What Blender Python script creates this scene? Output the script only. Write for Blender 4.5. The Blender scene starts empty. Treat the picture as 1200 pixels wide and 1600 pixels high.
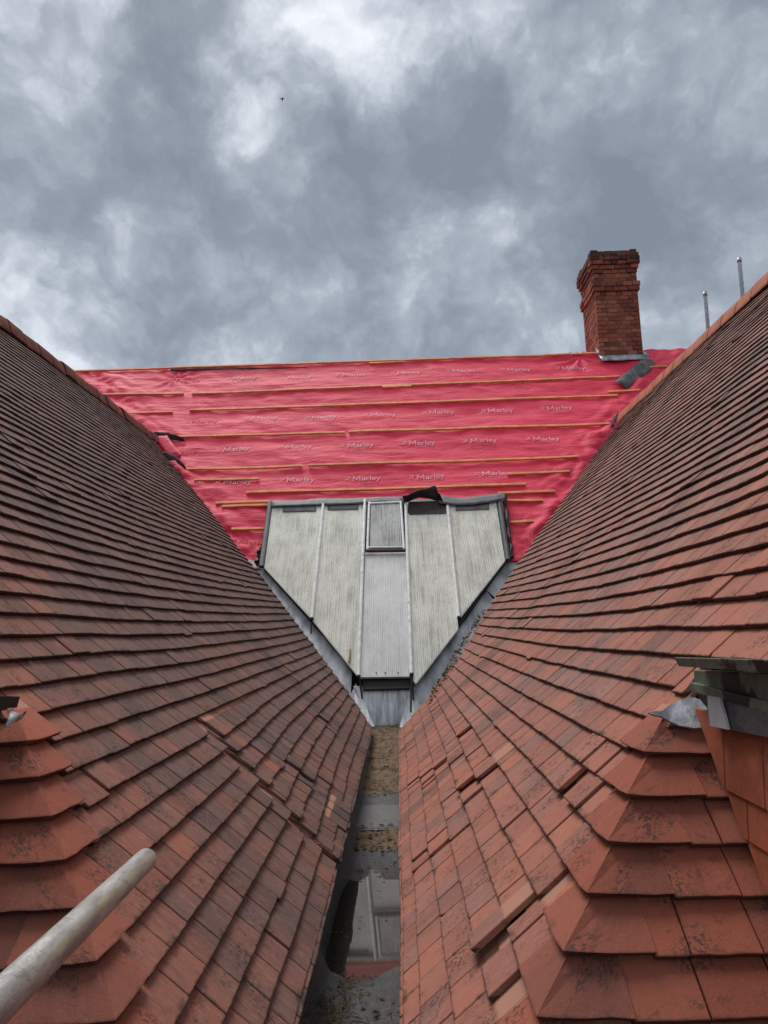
import bpy, math, random
import numpy as np
from mathutils import Vector, Matrix, noise
random.seed(7)
R = random.random
U = random.uniform
S = 1.2                                  # metres per survey unit (camera stands 1 unit above the eaves)
scn = bpy.context.scene
col = scn.collection

# ---------------------------------------------------------------- camera
F_PX, PITCH, YAW, ROLL = 1100.0, math.radians(9.05), math.radians(0.9), math.radians(1.6)
fwd = Vector((-math.sin(YAW)*math.cos(PITCH), math.cos(YAW)*math.cos(PITCH), math.sin(PITCH)))
rgt = Vector((math.cos(YAW), math.sin(YAW), 0))
upv = rgt.cross(fwd)
rgt, upv = math.cos(ROLL)*rgt - math.sin(ROLL)*upv, math.cos(ROLL)*upv + math.sin(ROLL)*rgt
cd = bpy.data.cameras.new('camera')
cam = bpy.data.objects.new('camera', cd)
col.objects.link(cam)
cd.sensor_fit = 'VERTICAL'; cd.sensor_height = 24.0; cd.lens = 24.0*F_PX/1600.0
cd.clip_start = 0.02; cd.clip_end = 3000
m = Matrix((rgt, upv, -fwd)).transposed().to_4x4()
cam.matrix_world = m
scn.camera = cam

# ---------------------------------------------------------------- world, sun, exposure
SUN_EL, SUN_AZ = math.radians(62), math.radians(-28)     # azimuth from +y towards +x
sund = Vector((math.sin(SUN_AZ)*math.cos(SUN_EL), math.cos(SUN_AZ)*math.cos(SUN_EL), math.sin(SUN_EL)))
sl = bpy.data.lights.new('sun', 'SUN'); sl.energy = 1.5; sl.angle = math.radians(28); sl.color = (1.0, 0.97, 0.93)
so = bpy.data.objects.new('sun', sl); col.objects.link(so)
so.rotation_euler = sund.to_track_quat('Z', 'Y').to_euler()
scn.view_settings.view_transform = 'Standard'; scn.view_settings.look = 'None'
scn.view_settings.exposure = 0.74; scn.view_settings.gamma = 1.0; scn.view_settings.use_curve_mapping = False


class NT:
    """small helper for node trees"""
    def __init__(self, tree):
        self.t = tree; self.n = tree.nodes; self.l = tree.links
    def new(self, kind, **kw):
        nd = self.n.new(kind)
        for k, v in kw.items(): setattr(nd, k, v)
        return nd
    def put(self, sock, v):
        if isinstance(v, bpy.types.NodeSocket): self.l.new(v, sock)
        elif v is not None: sock.default_value = v
    def math(self, op, a, b=None, c=None, clamp=False):
        nd = self.new('ShaderNodeMath', operation=op); nd.use_clamp = clamp
        self.put(nd.inputs[0], a); self.put(nd.inputs[1], b)
        if c is not None: self.put(nd.inputs[2], c)
        return nd.outputs[0]
    def vmath(self, op, a, b=None):
        nd = self.new('ShaderNodeVectorMath', operation=op)
        self.put(nd.inputs[0], a); self.put(nd.inputs[1], b)
        return nd.outputs['Value'] if op in ('DISTANCE', 'LENGTH', 'DOT_PRODUCT') else nd.outputs[0]
    def mix(self, f, a, b, blend='MIX'):
        nd = self.new('ShaderNodeMix', data_type='RGBA', blend_type=blend)
        self.put(nd.inputs['Factor'], f)
        self.put(nd.inputs[6], a if isinstance(a, bpy.types.NodeSocket) else (*a, 1)[:4])
        self.put(nd.inputs[7], b if isinstance(b, bpy.types.NodeSocket) else (*b, 1)[:4])
        return nd.outputs[2]
    def noise(self, vec, scale, detail=4, rough=.55, dist=0.0, color=False):
        nd = self.new('ShaderNodeTexNoise'); nd.noise_dimensions = '3D'
        self.put(nd.inputs['Vector'], vec); nd.inputs['Scale'].default_value = scale
        nd.inputs['Detail'].default_value = detail; nd.inputs['Roughness'].default_value = rough
        nd.inputs['Distortion'].default_value = dist
        return nd.outputs['Color'] if color else nd.outputs[0]
    def scale(self, vec, s):
        return self.vmath('MULTIPLY', vec, s)
    def step(self, v, a, b, clamp=True):
        nd = self.new('ShaderNodeMapRange', interpolation_type='SMOOTHSTEP')
        self.put(nd.inputs[0], v); nd.inputs[1].default_value = a; nd.inputs[2].default_value = b
        return nd.outputs[0]
    def ramp(self, v, stops):
        nd = self.new('ShaderNodeValToRGB'); cr = nd.color_ramp
        while len(cr.elements) < len(stops): cr.elements.new(0.5)
        for e, (p, c) in zip(cr.elements, stops):
            e.position = p; e.color = (*c, 1)
        self.put(nd.inputs[0], v)
        return nd.outputs[0]


def pray(px, py):
    d = rgt*((px-600)/F_PX) + upv*((800-py)/F_PX) + fwd
    return d


world = bpy.data.worlds.new('World'); scn.world = world; world.use_nodes = True
w = NT(world.node_tree); w.n.clear()
sky = w.new('ShaderNodeTexSky', sky_type='NISHITA'); sky.sun_disc = False
sky.sun_elevation = SUN_EL; sky.sun_rotation = SUN_AZ
bg1 = w.new('ShaderNodeBackground'); w.put(bg1.inputs[0], sky.outputs[0]); bg1.inputs[1].default_value = 0.10
dirv = w.new('ShaderNodeTexCoord').outputs['Generated']
nrm = w.vmath('NORMALIZE', dirv)
sep = w.new('ShaderNodeSeparateXYZ'); w.put(sep.inputs[0], nrm)
warp = w.vmath('SUBTRACT', w.noise(nrm, 5.5, 6, .58, color=True), (0.5, 0.5, 0.5))
wdir = w.vmath('ADD', nrm, w.scale(warp, (0.26, 0.26, 0.26)))
wn = w.vmath('ADD', nrm, w.scale(warp, (0.10, 0.10, 0.10)))
big = w.noise(wn, 3.2, 9, .55)
puff = w.noise(wn, 8.5, 8, .58)
wisp = w.noise(wn, 24, 6, .62)
def billow(n): return w.math('ABSOLUTE', w.math('SUBTRACT', n, .5))
b1, b2, b3 = billow(w.noise(wn, 5.0, 3, .5)), billow(w.noise(wn, 11.0, 4, .5)), billow(w.noise(wn, 26.0, 4, .55))
lump = w.math('ADD', w.math('MULTIPLY', b1, 1.15), w.math('ADD', w.math('MULTIPLY', b2, .75), w.math('MULTIPLY', b3, .40)))
dens = w.math('MULTIPLY', w.math('SUBTRACT', big, .5), .70)
dens = w.math('ADD', dens, w.math('MULTIPLY', w.math('SUBTRACT', puff, .5), .42))
dens = w.math('ADD', dens, w.math('MULTIPLY', w.math('SUBTRACT', wisp, .5), .26))
dens = w.math('ADD', dens, w.math('MULTIPLY', w.math('SUBTRACT', lump, .20), -1.15))
# cloud masses that stand in the photographed part of the sky: (pixel, radius, weight), + = thick dark cloud
for (px, py, rad, wt) in ((520, 225, .12, .16), (660, 215, .14, .20), (770, 225, .09, .16), (300, 70, .12, .34), (230, 110, .08, .12), (110, 260, .22, .20), (190, 420, .18, .14),
                          (560, 430, .20, .13), (730, 480, .16, .10), (950, 335, .12, .22), (1080, 330, .14, .14), (1020, 90, .22, .26), (900, 480, .2, .10),
                          (345, 145, .07, -.36), (250, 350, .07, -.36), (80, 60, .16, -.22), (460, 70, .15, -.26), (580, 110, .09, -.22), (880, 40, .12, -.12),
                          (1110, 190, .10, -.14), (690, 335, .09, -.20), (860, 235, .08, -.22), (50, 490, .13, -.34), (1000, 215, .1, -.14), (640, 350, .05, -.12), (800, 150, .07, -.16), (1090, 40, .03, -.2)):
    c = pray(px, py).normalized()
    dist = w.vmath('DISTANCE', wdir, tuple(c))
    dens = w.math('ADD', dens, w.math('MULTIPLY', w.step(dist, rad*1.35, rad*.2), wt*(1.55 if wt > 0 else 1.0)))
ccol = w.ramp(w.math('ADD', w.math('MULTIPLY', dens, 1.08), .365), [(0.0, (.62, .64, .675)), (.18, (.52, .545, .585)), (.36, (.385, .413, .458)), (.54, (.262, .292, .335)), (.76, (.185, .211, .248)), (1.0, (.145, .168, .202))])
below = w.step(sep.outputs[2], -0.02, -0.12)
ccol = w.mix(below, ccol, (.10, .095, .09))
bg2 = w.new('ShaderNodeBackground'); w.put(bg2.inputs[0], ccol); bg2.inputs[1].default_value = 0.92
mx = w.new('ShaderNodeMixShader'); mx.inputs[0].default_value = 0.95
w.l.new(bg1.outputs[0], mx.inputs[1]); w.l.new(bg2.outputs[0], mx.inputs[2])
wo = w.new('ShaderNodeOutputWorld'); w.l.new(mx.outputs[0], wo.inputs[0])

# ---------------------------------------------------------------- object helpers
origin = {}


def link(o, parent=None):
    col.objects.link(o)
    if parent is not None: o.parent = parent
    return o


def empty(name, loc, label, cat, group=None):
    o = bpy.data.objects.new(name, None); link(o); o.empty_display_size = .2
    o.location = Vector(loc)*S
    origin[o.name] = Vector(loc)
    o['label'] = label; o['category'] = cat
    if group: o['group'] = group
    return o


def tag(o, label=None, cat=None, group=None, kind=None):
    for k, v in (('label', label), ('category', cat), ('group', group), ('kind', kind)):
        if v: o[k] = v
    return o


class MB:
    """collects polygons in survey units"""
    def __init__(self):
        self.v = []; self.f = []; self.uv = []; self.lo = []; self.at = []
    def add(self, V, F, uv=None, lo=None, at=(0.5, 0.5)):
        b = len(self.v)
        self.v += [tuple(p) for p in V]
        self.f += [tuple(i+b for i in f) for f in F]
        self.uv += uv if uv else [(p[0], p[1]) for p in V]
        self.lo += lo if lo else [(0.0, 0.05)]*len(V)
        self.at += [at]*len(V)
        return self
    def box(self, o, ax, ay, az, at=None):
        """o corner-centre of base, ax/ay/az full edge vectors; centred on ax, ay, rising along az"""
        o, ax, ay, az = Vector(o), Vector(ax), Vector(ay), Vector(az)
        P = [o+sx*ax/2+sy*ay/2+k*az for k in (0, 1) for sx, sy in ((-1, -1), (1, -1), (1, 1), (-1, 1))]
        return self.add(P, [(0, 3, 2, 1), (4, 5, 6, 7), (0, 1, 5, 4), (1, 2, 6, 5), (2, 3, 7, 6), (3, 0, 4, 7)], at=at or (R(), R()))
    def prism(self, poly, d, at=None):
        """closed prism: polygon (3D pts) extruded by vector d"""
        n = len(poly); P = [Vector(p) for p in poly]; Q = [p+Vector(d) for p in P]
        return self.add(P+Q, [tuple(range(n))[::-1], tuple(range(n, 2*n))]+[(i, (i+1) % n, n+(i+1) % n, n+i) for i in range(n)], at=at or (R(), R()))
    def tube(self, pts, r, seg=10, cap=True, at=None):
        pts = [Vector(p) for p in pts]; rings = []
        rr = r if isinstance(r, (list, tuple)) else [r]*len(pts)
        for i, p in enumerate(pts):
            t = (pts[min(i+1, len(pts)-1)]-pts[max(i-1, 0)]).normalized()
            a = t.cross(Vector((0, 0, 1)) if abs(t.z) < .9 else Vector((1, 0, 0))).normalized(); b = t.cross(a)
            rings.append([p+rr[i]*(math.cos(2*math.pi*k/seg)*a+math.sin(2*math.pi*k/seg)*b) for k in range(seg)])
        V = [q for rg in rings for q in rg]; F = []
        for i in range(len(pts)-1):
            for k in range(seg):
                F.append((i*seg+k, i*seg+(k+1) % seg, (i+1)*seg+(k+1) % seg, (i+1)*seg+k))
        if cap: F += [tuple(range(seg))[::-1], tuple(range((len(pts)-1)*seg, len(pts)*seg))]
        return self.add(V, F, at=at or (R(), R()))
    def build(self, name, mat, parent=None, smooth=False, kind=None, label=None, bevel=0):
        me = bpy.data.meshes.new(name)
        org = Vector((0, 0, 0))
        if parent is not None:
            p = parent
            org = origin.get(p.name, Vector((0, 0, 0)))
        me.from_pydata([((x-org.x)*S, (y-org.y)*S, (z-org.z)*S) for x, y, z in self.v], [], self.f)
        u1 = me.uv_layers.new(name='roof'); u2 = me.uv_layers.new(name='local')
        li = np.empty(len(me.loops), dtype=np.int32); me.loops.foreach_get('vertex_index', li)
        u1.data.foreach_set('uv', np.asarray(self.uv, dtype=np.float32)[li].ravel())
        u2.data.foreach_set('uv', np.asarray(self.lo, dtype=np.float32)[li].ravel())
        at = np.asarray(self.at, dtype=np.float32)
        for i, nm in enumerate(('tone', 'age')):
            a = me.attributes.new(nm, 'FLOAT', 'POINT'); a.data.foreach_set('value', at[:, i].copy())
        me.materials.append(mat)
        if smooth: me.polygons.foreach_set('use_smooth', [True]*len(me.polygons))
        me.update()
        o = bpy.data.objects.new(name, me); link(o, parent)
        origin[o.name] = org
        if bevel:
            bv = o.modifiers.new('bevel', 'BEVEL'); bv.width = bevel*S; bv.segments = 2; bv.limit_method = 'ANGLE'
        if kind: o['kind'] = kind
        if label: o['label'] = label
        return o


# ---------------------------------------------------------------- materials
def mat_base(name, rough=.8, spec=.3):
    mt = bpy.data.materials.new(name); mt.use_nodes = True
    t = NT(mt.node_tree); bs = t.n['Principled BSDF']
    bs.inputs['Roughness'].default_value = rough
    bs.inputs['Specular IOR Level'].default_value = spec
    return mt, t, bs


def bump(t, bs, h, dist, strength=1.0, prev=None):
    b = t.new('ShaderNodeBump'); b.inputs['Strength'].default_value = strength; b.inputs['Distance'].default_value = dist
    t.put(b.inputs['Height'], h)
    if prev is not None: t.l.new(prev, b.inputs['Normal'])
    t.l.new(b.outputs[0], bs.inputs['Normal'])
    return b.outputs[0]


def tile_mat(name, clay, weath, gauge, grime=1.0, scuff=1.0, fresh=(.46, .20, .135)):  # grime also scales the painted course shadow along the tail
    mt, t, bs = mat_base(name, .85, .12)
    uv = t.new('ShaderNodeUVMap', uv_map='roof').outputs[0]
    lo = t.new('ShaderNodeUVMap', uv_map='local').outputs[0]
    tone = t.new('ShaderNodeAttribute', attribute_name='tone').outputs['Fac']
    age = t.new('ShaderNodeAttribute', attribute_name='age').outputs['Fac']
    ls = t.new('ShaderNodeSeparateXYZ'); t.put(ls.inputs[0], lo)
    off = t.new('ShaderNodeCombineXYZ'); t.put(off.inputs[2], t.math('MULTIPLY', tone, 37.0))
    q = t.vmath('ADD', uv, off.outputs[0])
    streak = t.noise(t.scale(q, (42, 7, 1)), 1.0, 6, .62)
    streak2 = t.noise(t.scale(q, (150, 26, 1)), 1.0, 4, .6)
    blot = t.noise(t.scale(uv, (2.2, 2.2, 1)), 1.0, 6, .6)
    grain = t.noise(q, 240, 4, .7)
    mott = t.noise(q, 34, 5, .62)
    base = t.ramp(tone, clay)
    wc = t.ramp(tone, weath)
    am = t.math('ADD', age, t.math('MULTIPLY', t.math('SUBTRACT', streak, .5), .9))
    am = t.math('ADD', am, t.math('MULTIPLY', t.math('SUBTRACT', blot, .5), .8))
    am = t.step(am, .22, .82)
    c = t.mix(am, base, wc)
    # pale scuffs running down the slope, dark sooty runs
    c = t.mix(t.math('MULTIPLY', t.step(streak2, .52, .70), .42*scuff), c, t.mix(.5, c, (.52, .36, .30)))
    c = t.mix(t.math('MULTIPLY', t.step(streak, .58, .80), .5*scuff), c, t.mix(.72, c, (.05, .04, .038)))
    c = t.mix(t.math('MULTIPLY', t.step(mott, .57, .70), .6), c, t.mix(.6, c, (.04, .035, .033)))
    # broad dark bands washed down the roof
    band = t.noise(t.scale(uv, (1.5, .22, 1)), 1.0, 4, .6)
    c = t.mix(t.math('MULTIPLY', t.step(band, .50, .66), .72), c, t.mix(.65, c, (.055, .045, .045)))
    # lichen in clusters
    clus = t.noise(t.scale(uv, (6.5, 6.5, 1)), 1.0, 5, .6)
    lic = t.math('MULTIPLY', t.step(clus, .50, .64), t.step(t.noise(q, 95, 5, .7), .47, .58))
    c = t.mix(t.math('MULTIPLY', lic, .78), c, (.045, .040, .037))
    # lichen specks
    c = t.mix(t.math('MULTIPLY', t.step(grain, .62, .70), .55), c, t.mix(.8, c, (.035, .03, .028)))
    c = t.mix(t.math('MULTIPLY', t.step(grain, .40, .30), .28), c, t.mix(.6, c, (.55, .40, .34)))
    # dirt, moss and painted course shadow along the tail, protected clay under the lap
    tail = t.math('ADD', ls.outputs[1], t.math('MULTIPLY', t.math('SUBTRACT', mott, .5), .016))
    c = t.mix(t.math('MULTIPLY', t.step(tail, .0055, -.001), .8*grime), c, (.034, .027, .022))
    c = t.mix(t.math('MULTIPLY', t.math('MULTIPLY', t.step(tail, .022, .006), t.step(t.noise(t.scale(uv, (9, 9, 1)), 1.0, 5, .65), .54, .66)), .7*grime), c, (.035, .032, .022))
    side = t.math('ADD', t.math('ABSOLUTE', ls.outputs[0]), t.math('MULTIPLY', t.math('SUBTRACT', mott, .5), .010))
    c = t.mix(t.math('MULTIPLY', t.step(side, .063, .070), .35*grime), c, t.mix(.7, c, (.04, .033, .03)))
    c = t.mix(t.step(tail, gauge*1.0, gauge*1.12), c, t.mix(t.math('MULTIPLY', mott, .6), fresh, (.30, .22, .17)))
    t.put(bs.inputs['Base Color'], c)
    t.put(bs.inputs['Roughness'], t.math('ADD', t.math('MULTIPLY', grain, .25), .62))
    h = t.math('ADD', t.math('MULTIPLY', streak2, .6*scuff), t.math('ADD', t.math('MULTIPLY', grain, .5), t.math('MULTIPLY', mott, .8)))
    bump(t, bs, h, .0022)
    return mt


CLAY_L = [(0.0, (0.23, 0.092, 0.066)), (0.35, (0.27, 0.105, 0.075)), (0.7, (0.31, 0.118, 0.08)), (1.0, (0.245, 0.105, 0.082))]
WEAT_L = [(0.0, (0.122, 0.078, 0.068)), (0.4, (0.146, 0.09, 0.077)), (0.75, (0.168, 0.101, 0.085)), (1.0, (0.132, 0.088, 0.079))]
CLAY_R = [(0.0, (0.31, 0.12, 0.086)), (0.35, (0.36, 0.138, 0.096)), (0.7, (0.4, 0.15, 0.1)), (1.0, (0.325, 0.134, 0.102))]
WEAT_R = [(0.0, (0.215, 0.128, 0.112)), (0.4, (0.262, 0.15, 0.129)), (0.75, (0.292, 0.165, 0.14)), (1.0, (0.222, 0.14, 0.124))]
CLAY_H = [(0.0, (0.25, 0.076, 0.05)), (0.4, (0.3, 0.09, 0.057)), (0.75, (0.35, 0.108, 0.066)), (1.0, (0.28, 0.094, 0.066))]
G_L, PH_L, G_R, PH_R = .0965, .010, .1035, -.030
M = {}
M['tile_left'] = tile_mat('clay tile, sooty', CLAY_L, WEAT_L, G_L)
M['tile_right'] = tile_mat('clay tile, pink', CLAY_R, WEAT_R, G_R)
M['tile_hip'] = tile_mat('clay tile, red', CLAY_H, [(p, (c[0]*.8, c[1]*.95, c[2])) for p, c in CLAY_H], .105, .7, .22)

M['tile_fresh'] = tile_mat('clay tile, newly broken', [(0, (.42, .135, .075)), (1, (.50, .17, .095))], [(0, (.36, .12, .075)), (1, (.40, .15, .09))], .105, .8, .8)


def simple(name, colour, rough=.7, spec=.3, var=.3, nscale=9, bumpd=.0, metal=0.0, spots=None):
    mt, t, bs = mat_base(name, rough, spec)
    bs.inputs['Metallic'].default_value = metal
    pos = t.new('ShaderNodeNewGeometry').outputs['Position']
    tone = t.new('ShaderNodeAttribute', attribute_name='tone').outputs['Fac']
    n1 = t.noise(pos, nscale, 6, .62); n2 = t.noise(pos, nscale*9, 4, .65)
    dk = tuple(v*(1-var) for v in colour); lt = tuple(min(1, v*(1+var*.7)) for v in colour)
    c = t.mix(t.step(n1, .3, .7), dk, lt)
    c = t.mix(t.math('MULTIPLY', tone, var*.9), c, dk)
    c = t.mix(t.math('MULTIPLY', t.step(n2, .55, .7), var), c, dk)
    if spots: c = t.mix(t.math('MULTIPLY', t.step(t.noise(pos, nscale*2.3, 6, .7), .56, .68), .85), c, spots)
    t.put(bs.inputs['Base Color'], c)
    t.put(bs.inputs['Roughness'], t.math('ADD', t.math('MULTIPLY', n2, .2), rough-.1))
    if bumpd: bump(t, bs, t.math('ADD', n2, t.math('MULTIPLY', n1, 1.5)), bumpd)
    return mt


M['deck'] = simple('old roofing felt', (.035, .03, .028), .9)
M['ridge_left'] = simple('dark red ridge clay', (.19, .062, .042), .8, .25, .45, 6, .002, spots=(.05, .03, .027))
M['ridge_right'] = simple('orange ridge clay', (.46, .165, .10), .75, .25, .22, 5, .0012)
M['hung'] = simple('orange hanging tile', (.40, .118, .062), .75, .2, .35, 6, .001, spots=(.20, .075, .05))
M['batten'] = simple('treated batten', (.84, .335, .15), .7, .3, .3, 5, .001)
M['black'] = simple('black bitumen', (.018, .018, .019), .55, .4, .4, 8, .003)
M['tape'] = simple('grey flashing tape', (.20, .205, .215), .6, .35, .25, 7, .002)
M['headlead'] = simple('head flashing', (.10, .105, .115), .55, .4, .4, 6, .005)
M['brickcore'] = simple('lime mortar', (.16, .11, .085), .95, .2, .4, 12, .003)
M['strip'] = simple('mineral felt strip', (.16, .17, .165), .85, .25, .5, 5, .004, spots=(.34, .35, .34))
M['stick'] = simple('weathered wood', (.42, .27, .12), .8)
M['grass'] = simple('dead leaf litter', (.10, .07, .042), .95, .1, .6, 30)
M['rubble'] = simple('mortar crumbs', (.34, .24, .17), .95, .1, .5, 20, .003)
M['ground'] = simple('asphalt yard', (.05, .05, .05), .9)
M['birdm'] = simple('bird', (.02, .02, .022), .9)
M['steel'] = simple('galvanised steel', (.42, .44, .46), .42, .5, .3, 14, .0006, .55)


def brick_mat():
    mt, t, bs = mat_base('red stock brick', .88, .2)
    pos = t.new('ShaderNodeNewGeometry').outputs['Position']
    tone = t.new('ShaderNodeAttribute', attribute_name='tone').outputs['Fac']
    age = t.new('ShaderNodeAttribute', attribute_name='age').outputs['Fac']
    c = t.ramp(tone, [(0, (.17, .060, .045)), (.35, (.27, .085, .056)), (.7, (.34, .112, .068)), (1, (.40, .16, .098))])
    n = t.noise(pos, 30, 5, .65)
    c = t.mix(t.math('MULTIPLY', t.step(n, .5, .7), .5), c, (.06, .035, .03))
    c = t.mix(t.step(t.math('ADD', age, t.math('MULTIPLY', t.math('SUBTRACT', t.noise(pos, 6, 5, .6), .5), .9)), .45, .8), c, t.mix(.75, c, (.035, .028, .027)))
    t.put(bs.inputs['Base Color'], c)
    bump(t, bs, n, .004)
    return mt


M['brick'] = brick_mat()


def membrane_mat():
    mt, t, bs = mat_base('red breather membrane', .62, .3)
    uv = t.new('ShaderNodeUVMap', uv_map='roof').outputs[0]
    n = t.noise(t.scale(uv, (1.2, 1.2, 1)), 1.0, 5, .6)
    cre = t.noise(t.scale(uv, (3.5, 15, 1)), 1.0, 5, .6, .8)
    cre2 = t.noise(t.scale(uv, (26, 9, 1)), 1.0, 4, .6, 1.0)
    c = t.mix(t.step(n, .3, .7), (.74, .028, .075), (.82, .042, .096))
    wv = t.new('ShaderNodeTexWave', wave_type='BANDS', bands_direction='Y'); t.put(wv.inputs[0], uv)
    wv.inputs['Scale'].default_value = 12; wv.inputs['Distortion'].default_value = 1.2; wv.inputs['Detail'].default_value = 3
    c = t.mix(t.math('MULTIPLY', wv.outputs[1], .10), c, (.78, .07, .12))
    c = t.mix(t.math('MULTIPLY', t.step(cre, .58, .72), .2), c, (.80, .10, .16))
    dirt = t.noise(t.scale(uv, (3, 5, 1)), 1.0, 6, .7)
    c = t.mix(t.math('MULTIPLY', t.step(dirt, .58, .72), .25), c, (.40, .05, .07))
    t.put(bs.inputs['Base Color'], c)
    b = bump(t, bs, cre, .022, .9)
    bump(t, bs, cre2, .008, .6, b)
    return mt


M['membrane'] = membrane_mat()
M['print'] = simple('pale print', (.88, .42, .48), .7, .2, .25, 20)
M['print_faint'] = simple('faded print', (.76, .085, .13), .7, .2, .2, 20)
M['underside'] = simple('membrane underside', (.05, .022, .028), .8, .2, .3, 6, .003)


def glazing_mat(name, base, dark, grime, seed):
    """multiwall sheet: fine ribs running down, grey algae streaks"""
    mt, t, bs = mat_base(name, .5, .2)
    uv = t.new('ShaderNodeUVMap', uv_map='roof').outputs[0]
    tone = t.new('ShaderNodeAttribute', attribute_name='tone').outputs['Fac']
    off = t.new('ShaderNodeCombineXYZ'); t.put(off.inputs[2], t.math('MULTIPLY', tone, 31.0))
    q = t.vmath('ADD', uv, off.outputs[0])
    sx = t.new('ShaderNodeSeparateXYZ'); t.put(sx.inputs[0], uv)
    wob = t.math('MULTIPLY', t.noise(t.scale(q, (3, 2, 1)), 1.0, 3), .03)
    rib = t.math('SINE', t.math('MULTIPLY', t.math('ADD', sx.outputs[0], t.math('MULTIPLY', wob, .12)), 2*math.pi/.0215))
    rib = t.math('MULTIPLY', t.math('ADD', rib, 1.0), .5)
    stre = t.noise(t.scale(q, (64, 1.5, 1)), 1.0, 7, .72)
    blo = t.noise(t.scale(q, (3.4, 2.0, 1)), 1.0, 6, .62)
    spk = t.noise(t.scale(q, (120, 22, 1)), 1.0, 5, .72)
    c = t.mix(t.step(blo, .3, .72), base, tuple(v*.82 for v in base))
    g = t.math('ADD', t.math('MULTIPLY', stre, .68), t.math('MULTIPLY', blo, .32))
    c = t.mix(t.math('MULTIPLY', t.step(g, .47, .62), grime), c, dark)
    c = t.mix(t.math('MULTIPLY', t.step(spk, .50, .66), grime*.75), c, dark)
    c = t.mix(t.math('MULTIPLY', t.step(rib, .35, .9), .13), c, tuple(v*.35 for v in base))
    t.put(bs.inputs['Base Color'], c)
    t.put(bs.inputs['Roughness'], t.math('ADD', t.math('MULTIPLY', spk, .3), .38))
    bump(t, bs, t.math('ADD', rib, t.math('MULTIPLY', stre, .5)), .0035)
    return mt


M['glaze'] = glazing_mat('ribbed rooflight sheet, weathered', (.93, .915, .80), (.28, .27, .21), .58, 1)
M['glaze_mid'] = glazing_mat('ribbed rooflight sheet, clean', (.90, .905, .87), (.46, .465, .43), .42, 2)
M['glaze_vent'] = glazing_mat('ribbed vent sheet, dirty', (.60, .61, .57), (.18, .185, .175), .8, 3)
M['bar'] = simple('white glazing bar', (.88, .88, .85), .45, .4, .15, 8, .001, spots=(.36, .30, .24))
M['cill'] = simple('stained cill', (.16, .13, .11), .7, .3, .5, 10, .002)


def lead_mat(name, base, pale, dark, scale=(5, 1.6, 1)):
    mt, t, bs = mat_base(name, .45, .5)
    bs.inputs['Metallic'].default_value = .15
    uv = t.new('ShaderNodeUVMap', uv_map='roof').outputs[0]
    a = t.noise(t.scale(uv, scale), 1.0, 6, .6, .3)
    b = t.noise(t.scale(uv, (14, 14, 1)), 1.0, 6, .65)
    c = t.mix(t.step(a, .3, .58), dark, base)
    c = t.mix(t.math('MULTIPLY', t.step(t.math('ADD', t.math('MULTIPLY', a, .6), t.math('MULTIPLY', b, .4)), .50, .66), .85), c, pale)
    c = t.mix(t.math('MULTIPLY', t.step(b, .60, .70), .5), c, dark)
    t.put(bs.inputs['Base Color'], c)
    t.put(bs.inputs['Roughness'], t.math('ADD', t.math('MULTIPLY', b, .35), .32))
    bump(t, bs, t.math('ADD', a, b), .006)
    return mt


M['lead'] = lead_mat('sheet lead', (.56, .57, .59), (.78, .80, .83), (.26, .27, .28))
M['lead_apron'] = lead_mat('sheet lead, bloom and painted sky reflection', (.74, .76, .78), (.92, .93, .94), (.30, .315, .33), (13, 1.8, 1))  # pale tones also carry reflected sky, painted into the bloom
M['lead_new'] = lead_mat('dressed lead', (.44, .455, .48), (.62, .65, .70), (.16, .165, .17), (8, 8, 1))
M['lead_dark'] = lead_mat('painted lead skirt', (.085, .082, .085), (.17, .17, .18), (.035, .033, .034), (2, 5, 1))


def green_mat():
    mt, t, bs = mat_base('peeling green paint', .5, .4)
    pos = t.new('ShaderNodeNewGeometry').outputs['Position']
    n = t.noise(pos, 5.5, 5, .6); n2 = t.noise(pos, 24, 5, .6)
    c = t.mix(t.step(n2, .3, .7), (.10, .125, .095), (.17, .20, .155))
    c = t.mix(t.step(n, .53, .58), c, (.014, .011, .013))
    t.put(bs.inputs['Base Color'], c); bump(t, bs, n, .004)
    return mt


M['green'] = green_mat()


def scaffold_mat():
    mt, t, bs = mat_base('worn scaffold tube', .45, .5)
    bs.inputs['Metallic'].default_value = .75
    uv = t.new('ShaderNodeUVMap', uv_map='roof').outputs[0]
    pos = t.new('ShaderNodeNewGeometry').outputs['Position']
    n = t.noise(t.scale(uv, (7, 5, 1)), 1.0, 6, .65); f = t.noise(pos, 90, 5, .65)
    c = t.mix(t.step(n, .35, .65), (.36, .355, .335), (.60, .60, .575))
    c = t.mix(t.math('MULTIPLY', t.step(t.noise(t.scale(uv, (30, 4, 1)), 1.0, 6, .75), .54, .66), .65), c, (.20, .19, .175))
    sx = t.new('ShaderNodeSeparateXYZ'); t.put(sx.inputs[0], uv)
    # a rubbed streak of yellow paint along the upper side
    st = t.math('ABSOLUTE', t.math('SUBTRACT', sx.outputs[1], .40))
    yl = t.math('MULTIPLY', t.step(st, .055, .015), t.step(t.noise(t.scale(uv, (14, 40, 1)), 1.0, 5, .7), .46, .60))
    yl = t.math('MULTIPLY', yl, t.step(sx.outputs[0], .30, .55))
    c = t.mix(t.math('MULTIPLY', yl, .85), c, (.55, .55, .16))
    t.put(bs.inputs['Base Color'], c)
    t.put(bs.inputs['Roughness'], t.math('ADD', t.math('MULTIPLY', f, .3), .33))
    bump(t, bs, f, .0012)
    return mt


M['scaffold'] = scaffold_mat()


WZ = -1.24                                                      # water level in the gutter


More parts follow.
